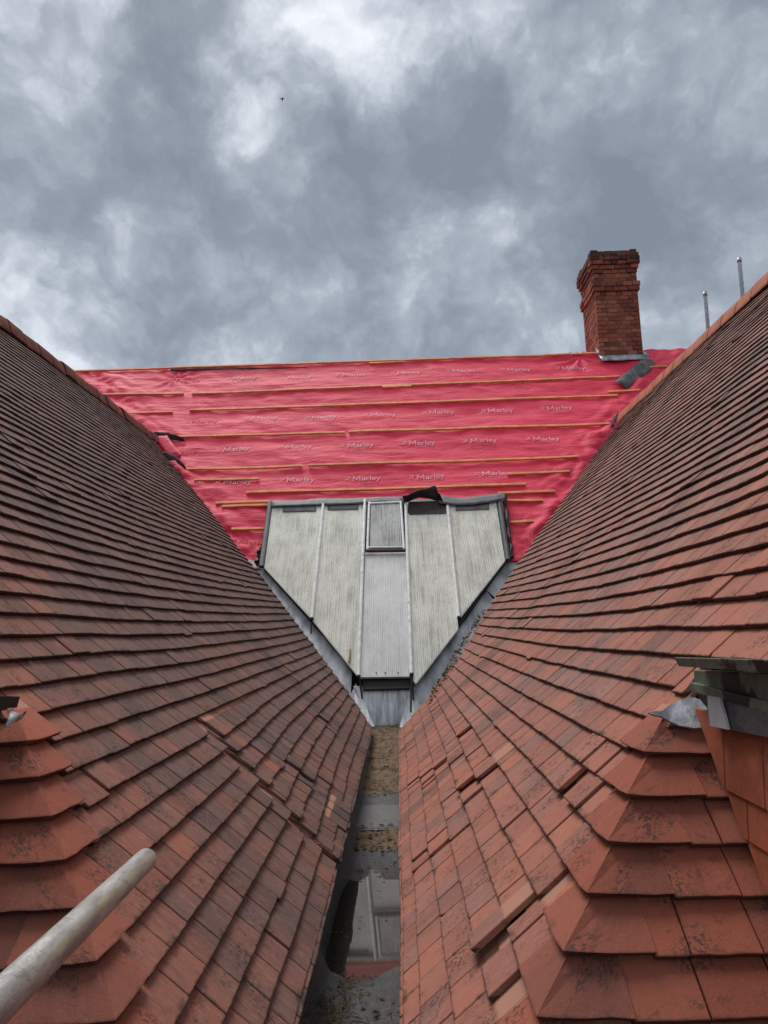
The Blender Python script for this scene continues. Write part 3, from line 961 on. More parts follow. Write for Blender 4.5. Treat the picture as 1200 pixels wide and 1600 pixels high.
# printed word and mark, repeated over the sheet
fc = bpy.data.curves.new('word', 'FONT'); fc.body = 'arley'; fc.size = 1.0; fc.offset = .003
fo = bpy.data.objects.new('word', fc); col.objects.link(fo)
dg = bpy.context.evaluated_depsgraph_get()
fm = bpy.data.meshes.new_from_object(fo.evaluated_get(dg))
tv = [tuple(v.co) for v in fm.vertices]; tf = [tuple(p.vertices) for p in fm.polygons]
bpy.data.objects.remove(fo); bpy.data.curves.remove(fc)
tv = [(p[0]+.93, p[1]) for p in tv]
for x0, y0, x1, y1 in ((.09, 0, .09, .70), (.75, 0, .75, .70), (.09, .70, .42, .18), (.75, .70, .42, .18)):   # the capital letter in plain strokes
    d = math.hypot(x1-x0, y1-y0); nx, ny = -(y1-y0)/d*.05, (x1-x0)/d*.05
    b = len(tv); tv += [(x0+nx, y0+ny), (x0-nx, y0-ny), (x1-nx, y1-ny), (x1+nx, y1+ny)]; tf.append((b, b+1, b+2, b+3))
xmax = max(p[0] for p in tv)


def lettering(px, py, faint=False, wpx=53):
    a, v = PF.hit((px, py), .01)
    c, _ = PF.hit((px+wpx, py-wpx*.03), .01)
    wid = c-a
    sc = wid*.80/xmax
    P = [(p[0]*sc*1.0+wid*.24-wid*.5, p[1]*sc*1.12-sc*.35) for p in tv]; F = list(tf)
    def quad(x0, y0, x1, y1, t):
        d = math.hypot(x1-x0, y1-y0); nx, ny = -(y1-y0)/d*t/2, (x1-x0)/d*t/2
        b = len(P); P.extend([(x0+nx, y0+ny), (x0-nx, y0-ny), (x1-nx, y1-ny), (x1+nx, y1+ny)]); F.append((b, b+1, b+2, b+3))
    u = wid*.05; ox = -wid*.47; oy = 0
    quad(ox, oy-u*1.2, ox+u*1.6, oy+u*.2, u*.55)                # the little mark: a broken chevron with two dots
    quad(ox+u*1.6, oy+u*.6, ox+u*2.9, oy+u*1.7, u*.55)
    quad(ox+u*.1, oy+u*1.7, ox+u*.9, oy+u*1.7, u*.6)
    quad(ox+u*1.6, oy+u*1.9, ox+u*2.1, oy+u*1.9, u*.5)
    quad(ox+u*1.9, oy-u*.9, ox+u*2.5, oy-u*.9, u*.5)
    quad(wid*-.10, -sc*.60, wid*.34, -sc*.60, wid*.010)         # thin line under the word
    Q = [PF.at(a+x, v+y, mwrk(a+x, v+y)+.011) for x, y in P]
    return MB().add(Q, F, [(a+x, v+y) for x, y in P], at=(R(), .5)).build('printed_word', M['print_faint' if faint else 'print'], rm)


for row in ([(375, 591), (461, 590), (547, 586), (632, 582), (719, 580), (804, 577), (890, 574)],
            [(407, 653), (500, 652), (592, 648), (683, 644), (775, 641), (867, 638)],
            [(362, 702), (460, 698), (556, 696), (652, 692), (748, 689), (846, 686)],
            [(364, 755), (462, 750), (565, 747), (665, 744), (767, 740)]):
    for i, (px, py) in enumerate(row): lettering(px, py, wpx=46+(py-580)*.052)
for px, py in ((288, 594), (313, 658), (279, 706), (540, 608), (625, 605), (710, 601), (808, 600), (962, 630), (867, 734), (389, 846), (817, 841), (933, 680), (455, 611)):
    lettering(px, py, True, wpx=46+(py-580)*.052)


def flap(pts_lo, pts_hi, name, mat, lift_lo=.02, lift_hi=.06, th=.006):
    """loose fold of sheet: a strip between two pixel polylines lying just off the slope"""
    n = 14; b = MB(); P = []
    def along(pts, t):
        s = t*(len(pts)-1); i = min(int(s), len(pts)-2); f = s-i
        return (pts[i][0]+(pts[i+1][0]-pts[i][0])*f, pts[i][1]+(pts[i+1][1]-pts[i][1])*f)
    m = 5
    for i in range(n+1):
        t = i/n
        p, q = along(pts_lo, t), along(pts_hi, t)
        if lift_lo == lift_hi: k_ = 9*noise.noise(V3((t*9, pts_lo[0][0], 2))); q = (q[0]+k_, q[1]+k_*.4)
        for j in range(m):
            f = j/(m-1)
            x, v = PF.hit((p[0]+(q[0]-p[0])*f, p[1]+(q[1]-p[1])*f), lift_lo)
            wv = lift_lo+(lift_hi-lift_lo)*math.sin(f*math.pi*.5)+.012*noise.noise(V3((t*6, f*3, pts_lo[0][0])))+(.025*noise.noise(V3((t*13, f*2.2, pts_lo[0][0]+5))) if lift_lo == lift_hi else 0)
            P.append(PF.at(x, v, wv))
    F = [(i*m+j, i*m+j+1, (i+1)*m+j+1, (i+1)*m+j) for i in range(n) for j in range(m-1)]
    o = b.add(P, F).build(name, mat, rm, smooth=True)
    sd = o.modifiers.new('thickness', 'SOLIDIFY'); sd.thickness = th*S
    return o


flap([(240, 683), (262, 686), (290, 690)], [(242, 679), (265, 680), (285, 687)], 'membrane_fold', M['underside'], .03, .08)
flap([(238, 684), (262, 712), (282, 716)], [(262, 684), (275, 702), (286, 714)], 'membrane_fold', M['membrane'], .03, .07)
flap([(252, 714), (270, 726), (292, 736)], [(258, 709), (276, 716), (290, 731)], 'membrane_fold', M['underside'], .04, .09)
flap([(267, 580), (330, 578), (420, 576), (480, 575)], [(267, 577.5), (330, 576.6), (420, 575.2), (480, 574.6)], 'membrane_fold', M['underside'], .03, .04)
flap([(952, 668), (957, 655), (962, 648)], [(958, 668), (964, 656), (966, 647)], 'membrane_fold', M['underside'], .05, .1)
for a in () and ([(905, 712), (890, 738), (868, 772), (842, 808), (806, 868)],):
    flap(a, [(p[0]+30, p[1]+4) for p in a], 'membrane_fold', M['membrane'], .035, .035)
# ---------------------------------------------------------------- lead round the rooflight
lv = empty('lead_flashing', (-.15, Y0, -1.05), 'grey sheet lead lining the valleys beneath the white rooflight', 'flashing')
SK = .12


def psheet(pts, name, mat, parent, w=.0, th=.008, wob=.004, plane=PF):
    """sheet over a pixel outline on the end slope"""
    hp_ = [plane.hit(p, w) for p in pts]
    P = [plane.at(a, v, w+wob*noise.noise(V3((a*3, v*3, 1)))) for a, v in hp_]
    Q = [p-plane.n*th for p in P]; n = len(P)
    F = [tuple(range(n)), tuple(range(n, 2*n))[::-1]]+[((i+1) % n, i, n+i, n+(i+1) % n) for i in range(n)]
    uv = hp_*2
    ar = sum(hp_[i][0]*hp_[(i+1) % n][1]-hp_[(i+1) % n][0]*hp_[i][1] for i in range(n))
    if ar < 0: F = [f[::-1] for f in F]
    return MB().add(P+Q, F, uv, at=(R(), R())).build(name, mat, parent)


psheet([(360, 868), (415, 880), (462, 938), (444, 956), (400, 940), (340, 900)], 'lead_sheet', M['lead'], lv, .022)
psheet([(405, 950), (441, 958), (460, 935), (505, 985), (550, 1050), (548, 1085), (500, 1095), (430, 1010)], 'lead_sheet', M['lead'], lv, .016)
psheet([(842, 862), (790, 872), (758, 920), (775, 935), (820, 915), (870, 880)], 'lead_sheet', M['lead'], lv, .022)
psheet([(815, 920), (772, 938), (756, 918), (715, 975), (650, 1060), (655, 1100), (720, 1090), (780, 990)], 'lead_sheet', M['lead'], lv, .016)
# rolled seams
for p, q in (((413, 893), (448, 935)), ((795, 884), (760, 925))):
    pass
# apron: steep front dressed down into the gutter end
ZG = -1.055
ar_ = pray(600, 1135); yg = ar_.y*(ZG/ar_.z)
tl_, tr_ = PF.hit((552, 1072), .03), PF.hit((652, 1070), .03)
TLp, TRp = PF.at(tl_[0], tl_[1], .03), PF.at(tr_[0], tr_[1], .03)
ap = MB(); P = []; uv = []; na, nb = 16, 12
for j in range(nb+1):
    t = j/nb
    for i in range(na+1):
        s = i/na
        tp = TLp.lerp(TRp, s)
        sp = 1+.0*t
        bx = -.285+(.06+.285)*s
        bt = V3((bx-.04, yg, ZG-.01))
        p = tp.lerp(bt, t)
        p.y -= .03*math.sin(math.pi*t)+.006*noise.noise(V3((s*5, t*4, 2)))+ .02*(2*s-1)**2*0
        P.append(p); uv.append((p.x*1.0, p.z))
F = [(j*(na+1)+i, (j+1)*(na+1)+i, (j+1)*(na+1)+i+1, j*(na+1)+i+1) for j in range(nb) for i in range(na)]
o = ap.add(P, F, uv).build('lead_apron', M['lead_apron'], lv, smooth=True)
o.modifiers.new('thickness', 'SOLIDIFY').thickness = .008
# splayed cheeks of the apron running out under the tiles
for s_, pts in ((-1, [(500, 1095), (548, 1085), (556, 1068), (585, 1135), (560, 1140)]), (1, [(655, 1096), (652, 1066), (640, 1080), (624, 1136), (640, 1140), (690, 1098)])):
    psheet(pts, 'lead_sheet', M['lead_apron'], lv, .012)

# ---------------------------------------------------------------- rooflight
rl = empty('rooflight', (-.15, Y0+.3, -.6), 'weathered white ribbed rooflight set into the red membrane slope', 'rooflight')


def spoly(pts, name, mat, parent, w=SK, th=.03, tone=None, bevel=0):
    hp_ = [PF.hit(p, w) for p in pts]
    P = [PF.at(a, v, w) for a, v in hp_]; Q = [p-PF.n*th for p in P]; n = len(P)
    F = [tuple(range(n)), tuple(range(n, 2*n))[::-1]]+[((i+1) % n, i, n+i, n+(i+1) % n) for i in range(n)]
    ar = sum(hp_[i][0]*hp_[(i+1) % n][1]-hp_[(i+1) % n][0]*hp_[i][1] for i in range(n))
    if ar < 0: F = [f[::-1] for f in F]
    return MB().add(P+Q, F, hp_*2, at=(tone if tone is not None else R(), .5)).build(name, mat, parent, bevel=bevel)


spoly([(426, 788), (505, 785), (488, 966), (413, 887)], 'glazing_panel', M['glaze'], rl, tone=.13)
spoly([(506, 785), (570, 783), (559, 1055), (488, 967)], 'glazing_panel', M['glaze'], rl, tone=.42)
spoly([(571, 862), (635, 861), (640, 1057), (563, 1058)], 'glazing_panel', M['glaze_mid'], rl, w=SK-.004, tone=.66)
spoly([(636, 781), (699, 779), (716, 982), (649, 1068), (641, 1056)], 'glazing_panel', M['glaze'], rl, tone=.80)
spoly([(700, 778), (774, 776), (789, 876), (717, 965)], 'glazing_panel', M['glaze'], rl, tone=.95)
# dark timber upstand under the glazing
spoly([(422, 786), (780, 777), (791, 874), (715, 980), (649, 1066), (639, 1058), (566, 1059), (486, 968), (411, 885)], 'kerb', M['black'], rl, w=SK-.034, th=.12)
spoly([(566, 1060), (640, 1058), (640, 1075), (567, 1077)], 'front_board', M['black'], rl, w=SK-.05, th=.03)


def bar(p, q, hw=.022, ht=.036, name='glazing_bar', mat=None, w=SK, parent=rl):
    a, v = PF.hit(p, w+ht*.6); c, d = PF.hit(q, w+ht*.6)
    L = math.hypot(c-a, d-v); tx, ty = (c-a)/L, (d-v)/L; nx, ny = -ty, tx
    P = []; n = 8
    prof = [(-hw, 0), (-hw, ht*.55), (-hw*.55, ht*.92), (0, ht), (hw*.55, ht*.92), (hw, ht*.55), (hw, 0)]
    for i in range(n+1):
        t = i/n
        x, y = a+(c-a)*t+.003*noise.noise(V3((t*4, a, 1))), v+(d-v)*t
        for o_, h in prof: P.append(PF.at(x+nx*o_, y+ny*o_, w-.002+h))
    k = len(prof); F = []
    for i in range(n):
        for j in range(k-1): F.append((i*k+j, i*k+j+1, (i+1)*k+j+1, (i+1)*k+j))
        F.append((i*k+k-1, i*k, (i+1)*k, (i+1)*k+k-1))
    F += [tuple(range(k))[::-1], tuple(range(n*k, n*k+k))]
    return MB().add(P, F, at=(R(), .5)).build(name, mat or M['bar'], parent)


bar((505, 787), (487, 965)); bar((570, 780), (560, 1055)); bar((634, 786), (643, 1052)); bar((699, 786), (717, 963))
bar((422, 784), (408, 884), .030, .045, 'side_flashing', M['tape'], SK-.01)
bar((779, 776), (794, 874), .034, .05, 'side_flashing', M['headlead'], SK-.01)
for a, b_ in (((413, 887), (487, 967)), ((488, 968), (559, 1056)), ((716, 983), (650, 1068)), ((789, 876), (718, 966))):
    bar(a, b_, .007, .012, 'edge_trim', M['bar'], SK-.012)
# bar ends and hanging straps
for p, q in (((487, 962), (486, 990)), ((560, 1052), (566, 1092)), ((643, 1050), (642, 1113)), ((644, 1052), (646, 1094)), ((717, 962), (716, 978))):
    a, v = PF.hit(p, SK+.01); c, d = PF.hit(q, .06)
    MB().tube([PF.at(a, v, SK+.008), PF.at(a*.7+c*.3, v*.8+d*.2, SK), PF.at(c, d, .06)], .010, 6).build('bar_strap', M['black'], rl)
for p in ((487, 966), (560, 1056), (643, 1053), (717, 964), (409, 884)):
    a, v = PF.hit(p, SK+.02)
    b = MB(); b.box(PF.at(a, v, SK-.006), PF.a*.042, PF.u*.03, PF.n*.036); b.build('bar_end', M['black'], rl, bevel=.006)
# head flashing and tapes
def ribbon(pts_lo, pts_hi, name, mat, w0, w1, parent=rl, n=20, wob=.01, th=.006):
    b = MB(); P = []
    def along(pts, t):
        s = t*(len(pts)-1); i = min(int(s), len(pts)-2); f = s-i
        return (pts[i][0]+(pts[i+1][0]-pts[i][0])*f, pts[i][1]+(pts[i+1][1]-pts[i][1])*f)
    uv = []
    for i in range(n+1):
        t = i/n; p, q = along(pts_lo, t), along(pts_hi, t)
        for j in range(4):
            f = j/3; ww = w0+(w1-w0)*f
            x, v = PF.hit((p[0]+(q[0]-p[0])*f, p[1]+(q[1]-p[1])*f), ww)
            P.append(PF.at(x, v, ww+wob*noise.noise(V3((x*7, v*7, 3))))); uv.append((x, v))
    F = [(i*4+j, (i+1)*4+j, (i+1)*4+j+1, i*4+j+1) for i in range(n) for j in range(3)]
    o = b.add(P, F, uv, at=(R(), .5)).build(name, mat, parent, smooth=True)
    o.modifiers.new('thickness', 'SOLIDIFY').thickness = th*S
    return o


ribbon([(421, 792), (470, 790), (505, 789), (540, 788), (570, 786), (600, 784), (634, 786)], [(418, 782), (470, 782), (504, 778), (540, 779), (569, 777), (600, 776), (634, 776)], 'head_flashing', M['headlead'], SK+.03, SK+.005)
ribbon([(686, 786), (712, 789), (745, 788), (778, 782), (790, 778)], [(684, 772), (712, 778), (745, 775), (778, 771), (789, 772)], 'head_flashing', M['headlead'], SK+.045, SK+.02)
for q_ in ([(442, 800), (494, 799)], [(512, 797), (560, 796)], [(712, 798), (764, 796)]):
    ribbon(q_, [(p[0]+.5, p[1]-(11 if i < 9 else 9)) for i, p in enumerate(q_)], 'flashing_tape', M['tape'], SK+.008, SK+.010, n=8, wob=.003)
spoly([(638, 784), (698, 782), (699, 799), (697, 802), (640, 804), (637, 800)], 'dark_opening', simple('painted dark of opening', (.045, .032, .032), .6, .4, .3, 12, .003), rl, w=SK+.010, th=.006)  # dark sheet stands in for the dark opening below the torn cap
# torn black cap, lifted at the right
ribbon([(632, 786), (640, 782), (655, 778), (668, 779), (684, 781), (692, 784)], [(629, 776), (640, 771), (655, 766), (670, 763), (680, 759), (687, 773)], 'torn_flashing', M['black'], SK+.03, SK+.16, n=26, wob=.03)
ribbon([(636, 781), (655, 775), (684, 778)], [(640, 770), (662, 765), (684, 770)], 'torn_flashing', M['black'], SK+.015, SK+.08, n=16, wob=.02)
# ragged bitumen along the side flashings
for pts in ([(787, 776), (790, 800), (795, 830), (798, 852), (799, 872)], [(408, 858), (404, 870), (402, 884)]):
    P = []
    for i in range(12):
        t = i/11*(len(pts)-1); k = min(int(t), len(pts)-2); f = t-k
        x, v = PF.hit((pts[k][0]+(pts[k+1][0]-pts[k][0])*f+U(-1.5, 1.5), pts[k][1]+(pts[k+1][1]-pts[k][1])*f), SK*.6)
        P.append(PF.at(x, v, SK*.6+U(-.01, .02)))
    MB().tube(P, [U(.02, .045) for _ in P], 7).build('bitumen_edge', M['black'], rl)
# opening vent: sash with its own pane, frame and ledge
vs = MB()
sash = spoly([(573, 784), (628, 782), (633, 860), (572, 861)], 'vent_sash', M['black'], rl, w=SK+.018, th=.05)
spoly([(580, 789), (624, 787), (628, 852), (578, 853)], 'pane', M['glaze_vent'], sash, w=SK+.026, th=.012, tone=.3)
for p, q in (((577, 784), (574, 858)), ((626, 783), (631, 857)), ((576, 786), (627, 784)), ((574, 855), (631, 854))):
    bar(p, q, .016, .022, 'frame', M['bar'], SK+.02, sash)
bar((572, 859.5), (633, 858.5), .012, .020, 'ledge', M['cill'], SK+.022, sash)
bar((571, 865), (634, 864), .013, .022, 'ledge', M['bar'], SK+.004, rl)
# rivets on the bottom of the middle sheet
for px in (588, 602, 622):
    a, v = PF.hit((px, 1051), SK)
    MB().tube([PF.at(a, v, SK-.004), PF.at(a, v, SK+.006)], .007, 8).build('rivet', M['cill'], rl)
# stick lying on the glazing
a, v = PF.hit((545, 1035), SK+.02); c, d = PF.hit((547, 1014), SK+.02)
st = MB(); p0, p1 = PF.at(a, v, SK+.012), PF.at(c, d, SK+.014)
st.tube([p0, p0.lerp(p1, .5)+V3((.004, 0, 0)), p1], [.009, .011, .008], 6)
tag(st.build('wood_offcut', M['stick']), 'short splinter of pale wood lying on the rooflight', 'wood offcut')

# ---------------------------------------------------------------- chimney
cb = PF.hit((970, 560)); yc = PF.at(cb[0], cb[1]).y; zc = PF.at(cb[0], cb[1]).z


def cz(py, px=968):
    r = pray(px, py); return r.z*yc/r.y


def cx_(px, py):
    r = pray(px, py); return r.x*yc/r.y


X0, X1 = cx_(937, 545), cx_(1003.5, 545)
Wc = X1-X0; Dc = Wc*1.08
ch = empty('chimney', ((X0+X1)/2, yc+Dc/2, zc), 'red brick chimney stack with a corbelled cap at the membrane ridge', 'chimney')
courses = []                                                   # (z, height, outset, corner outset, age)
BH = .0835
z_b = zc-.35; z_band0 = cz(455); z_band1 = cz(441); z_fr = cz(427); z_c1 = cz(408); z_cap = cz(397); z_top = cz(391)
n1 = round((z_band0-z_b)/BH); hh = (z_band0-z_b)/n1
for i in range(n1): courses.append((z_b+i*hh, hh, 0, .012, -.1))
for i in range(2): courses.append((z_band0+i*(z_band1-z_band0)/2, (z_band1-z_band0)/2, .034+.014*i, .046+.014*i, .05))
for i in range(2): courses.append((z_band1+i*(z_fr-z_band1)/2, (z_fr-z_band1)/2, 0, .016, .15))
for i in range(3): courses.append((z_fr+i*(z_c1-z_fr)/3, (z_c1-z_fr)/3, .012+.022*i, .030+.026*i, .45+.1*i))
for i in range(2): courses.append((z_c1+i*(z_cap-z_c1)/2, (z_cap-z_c1)/2, .078-.012*i, .084-.012*i, .72))
courses.append((z_cap, (z_top-z_cap), .0, .045, .9))
bricks = []
mj = .009
for ci, (z, h, o1, o2, ag) in enumerate(courses):
    for face in range(4):
        W_ = Wc if face in (0, 2) else Dc
        ph = ci % 2
        lens = []
        bl, hd = .172, .083
        x = -W_/2-o2
        corner = .172 if ph == 0 else .090
        c2 = .172 if (ph == 1) == (face % 2 == 0) else .093
        c1 = .262-c2 if False else (.172 if (ph == 0) == (face % 2 == 0) else .093)
        segs = [(x, x+c1+o2, True), (W_/2-c1, W_/2+o2, True)]
        inner = [(-W_/2+c1, W_/2-c1)]
        l0_, l1_ = inner[0]
        n_ = max(1, round((l1_-l0_)/.15)); wd = []
        for q in range(n_): wd.append(bl if (q+ci) % 2 == 0 else hd*1.35)
        sc = (l1_-l0_)/sum(wd); xx = l0_
        for q in wd: segs.append((xx, xx+q*sc, False)); xx += q*sc
        for (s0, s1, isc) in segs:
            if isc and face % 2 == 1: s0, s1 = max(s0, -W_/2+.08), min(s1, W_/2-.08)   # the front and back faces own the corners
            if s1-s0 < .02: continue
            bricks.append((face, s0, s1, z, h, o2 if isc else o1, ag))
cxm, cym = (X0+X1)/2, yc+Dc/2
axes = [((1, 0), (0, -1)), ((0, 1), (-1, 0)), ((-1, 0), (0, 1)), ((0, -1), (1, 0))]
rest = MB(); nb_ = 0
order = {0: 0, 1: 1, 3: 2, 2: 3}
bricks.sort(key=lambda b: order[b[0]])
vis = [b for b in bricks if b[0] in (0, 1) and b[3]+b[4] > zc-.12]
oth = [b for b in bricks if not (b[0] in (0, 1) and b[3]+b[4] > zc-.12)]
for i, (face, s0, s1, z, h, o, ag) in enumerate(vis+oth):
    (tx, ty), (nx, ny) = axes[face]
    half = (Dc if face in (0, 2) else Wc)/2
    dep = .09+o
    cxx, cyy = cxm+tx*(s0+s1)/2+nx*(half+o-dep/2+U(-.002, .002)), cym+ty*(s0+s1)/2+ny*(half+o-dep/2+U(-.002, .002))
    b = MB() if i < 300 else rest
    b.box((cxx, cyy, z+mj/2), V3((tx, ty, 0))*(s1-s0-mj), V3((nx, ny, 0))*dep, (0, 0, h-mj), at=(R(), ag+random.gauss(0, .08)))
    if i < 300: b.build('brick', M['brick'], ch, bevel=.004)
if rest.v: rest.build('brick_field', M['brick'], ch, kind='stuff')
core = MB()
core.box((cxm, cym, z_b), (Wc-.012, 0, 0), (0, Dc-.012, 0), (0, 0, z_cap-z_b+.01)); core.build('mortar_core', M['brickcore'], ch)
core = MB(); core.box((cxm, cym, z_cap-.002), (Wc+.06, 0, 0), (0, Dc+.06, 0), (0, 0, .03)); core.build('cap_mortar', M['brickcore'], ch)
# lead round the foot
def lead_patch(pts3, name, mat, parent, th=.008):
    n = len(pts3)//2; b = MB()
    P = [V3(p) for p in pts3]
    F = [(i, i+1, n+i+1, n+i) for i in range(n-1)]
    o = b.add(P, F, [(p.x, p.z) for p in P]).build(name, mat, parent, smooth=True)
    o.modifiers.new('thickness', 'SOLIDIFY').thickness = th*S
    return o


nn = 12; lo_p = []; hi_p = []
for i in range(nn+1):
    x = X0-.03+(Wc+.09)*i/nn
    hi_p.append((x, yc-.02, zc+.055+.012*noise.noise(V3((x*6, 0, 1)))))
    v_ = (zc-.03+1)/SA
    pp = PF.at(x, cb[1]-.17+.02*noise.noise(V3((x*5, 1, 1))), .05); lo_p.append(tuple(pp))
lead_patch(hi_p+lo_p, 'lead_apron', M['lead_new'], ch)
for i in range(4):
    y = yc+.02+i*.16; zf = zc+(y-yc)*SA/CA
    if zf > PF.at(0, VR).z: break
    lead_patch([(X0-.016, y-.02, zf+.12), (X0-.018, y+.16, zf+.28), (X0-.016, y-.02, zf-.02), (X0-.03, y+.16, zf+.12)], 'step_flashing', M['lead_new'], ch)
lead_patch([(X1-.02, yc-.05, zc+.10), (X1+.05, yc-.02, zc+.10), (X1+.0, yc-.12, zc-.05), (X1+.10, yc-.08, zc-.02)], 'step_flashing', M['lead_new'], ch)
# loose mineral felt strip beside the stack
fs = MB(); P = []; uv = []
L0, L1, R0, R1 = (959, 597), (1003, 561), (980, 604), (1029, 567)
for i in range(11):
    t = i/10
    for j in range(6):
        f = j/5
        px = (L0[0]+(L1[0]-L0[0])*t)*(1-f)+(R0[0]+(R1[0]-R0[0])*t)*f
        py = (L0[1]+(L1[1]-L0[1])*t)*(1-f)+(R0[1]+(R1[1]-R0[1])*t)*f
        x, v = PF.hit((px, py), .07)
        P.append(PF.at(x, v, .065+.045*math.sin(f*4.2)+.02*noise.noise(V3((t*5, f*3, 2))))); uv.append((x*2, v*2))
F = [(i*6+j, i*6+j+1, (i+1)*6+j+1, (i+1)*6+j) for i in range(10) for j in range(5)]
o = fs.add(P, F, uv).build('felt_strip', M['strip'], smooth=True)
o.modifiers.new('thickness', 'SOLIDIFY').thickness = .01
tag(o, 'loose crumpled grey felt strip on the membrane below the chimney', 'felt strip')

# ---------------------------------------------------------------- gutter between the slopes
WZ = -1.24
def floor_z(y):
    pts = [(.2, -1.19), (1.9, -1.19), (2.55, -1.205), (2.72, -1.245), (2.9, -1.30), (3.5, -1.29), (3.72, -1.238), (4.3, -1.212), (4.45, -1.195), (4.55, -1.210), (4.95, -1.208), (5.1, -1.172), (7.7, -1.052)]
    for (a, z0), (b, z1) in zip(pts, pts[1:]):
        if a <= y <= b: t = (y-a)/(b-a); return z0+(z1-z0)*t
    return -1.19 if y < 1 else -1.05
def silted(y):
    pts = [(.2, .8), (2.15, .62), (2.45, .22), (2.7, .2), (3.0, 0), (3.75, .05), (4.0, .12), (4.15, .7), (4.35, .75), (4.5, .15), (5.05, .10), (5.25, .85), (8, .95)]
    for (a, z0), (b, z1) in zip(pts, pts[1:]):
        if a <= y <= b: t = (y-a)/(b-a); return z0+(z1-z0)*t
    return .5
gb = MB(); P = []; NXg, NYg = 40, 420; at = []
for j in range(NYg+1):
    y = .3+(yg+.25-.3)*j/NYg
    for i in range(NXg+1):
        s = i/NXg
        x = -.47+s*(.17+.47)
        z = floor_z(y)
        rise = 0
        if x < -.285: rise = (-.285-x)*1.9
        if x > .03: rise = (x-.03)*1.6
        z += min(rise, -1.06-z+.0) if rise > 0 and z+rise > -1.06 else rise
        z += .010*noise.noise(V3((x*9, y*4, 2)))+.006*noise.noise(V3((x*26, y*20, 5)))+.004*noise.noise(V3((x*50, y*45, 8)))
        # silt heaps where the near end of the puddle is held back
        z += .05*math.exp(-((x+.30)/.06)**2-((y-2.62)/.16)**2)+.045*math.exp(-((x+.035)/.07)**2-((y-2.70)/.18)**2)
        P.append((x, y, z)); at.append((.5, silted(y)-(.5 if rise > 0 else 0)))
F = [(j*(NXg+1)+i, j*(NXg+1)+i+1, (j+1)*(NXg+1)+i+1, (j+1)*(NXg+1)+i) for j in range(NYg) for i in range(NXg)]
gb.add(P, F); gb.at = at
gt = gb.build('valley_gutter', M['floor'], smooth=True)
tag(gt, 'narrow box gutter with silt and wet felt between two tiled slopes', 'gutter')
wp = MB(); wp.add([(-.40, 2.55, WZ), (.10, 2.55, WZ), (.10, 4.05, WZ), (-.40, 4.05, WZ)], [(0, 1, 2, 3)])
tag(wp.build('puddle', M['water']), kind='structure')
wp = MB(); wp.add([(-.40, 4.40, -1.199), (.10, 4.40, -1.199), (.10, 5.12, -1.199), (-.40, 5.12, -1.199)], [(0, 1, 2, 3)])
tag(wp.build('puddle', M['wet']), kind='structure')
lt = MB()
for _ in range(900):
    y = random.choice([U(1.6, 2.75), U(4.0, 4.5), U(5.1, yg-.05), U(5.1, yg-.05), U(3.0, 3.9)])
    x = U(-.33, .03); l = U(.006, .022); an = U(0, math.pi); wd = l*U(.12, .5)
    z = max(floor_z(y), WZ if 2.6 < y < 4.0 else -9)+U(.004, .014)
    if 2.75 < y < 3.75 and R() < .88: continue
    ca, sa = math.cos(an), math.sin(an); tz = U(-.006, .006)
    lt.add([(x-ca*l+sa*wd*0, y-sa*l, z), (x+sa*wd, y-ca*wd, z+.003), (x+ca*l, y+sa*l, z+tz), (x-sa*wd, y+ca*wd, z+.004)], [(0, 1, 2, 3)], at=(R(), R()))
for _ in range(420):                                           # damp twigs and needles gathered on the near left
    y = 2.42+random.gauss(0, .17); x = -.245+random.gauss(0, .045); l = U(.006, .03); an = U(0, math.pi); wd = U(.0012, .004)
    z = floor_z(y)+max(0, -.285-x)*1.9+U(.006, .03)
    ca, sa = math.cos(an), math.sin(an); tz = U(-.012, .012)
    lt.add([(x-ca*l, y-sa*l, z), (x+sa*wd, y-ca*wd, z+.003), (x+ca*l, y+sa*l, z+tz), (x-sa*wd, y+ca*wd, z+.004)], [(0, 1, 2, 3)], at=(R()*.5+.5, R()))
tag(lt.build('leaf_litter', M['grass']), kind='stuff')

# crumbs of mortar and broken tile along the right hand valley
rb = MB()
for _ in range(240):
    t = R(); py = 955+t*145; px = 766-(t*145)*.60+U(-5, 4)-10
    x, v = PR.hit((px, py), -.02)
    c = PR.at(x, v, U(-.03, .0)); r_ = U(.006, .024)
    V = [c+V3((U(-1, 1), U(-1, 1), U(-1, 1))).normalized()*r_*U(.7, 1.2) for _ in range(6)]
    rb.add(V, [(0, 1, 2), (0, 2, 3), (0, 3, 4), (0, 4, 1), (5, 2, 1), (5, 3, 2), (5, 4, 3), (5, 1, 4)], at=(R(), R()))
tag(rb.build('mortar_rubble', M['rubble']), kind='stuff')

# ---------------------------------------------------------------- wall, gutters and lead where the lower roofs stop
def xhit(px, x):
    r = pray(*px); return r*(x/r.x)


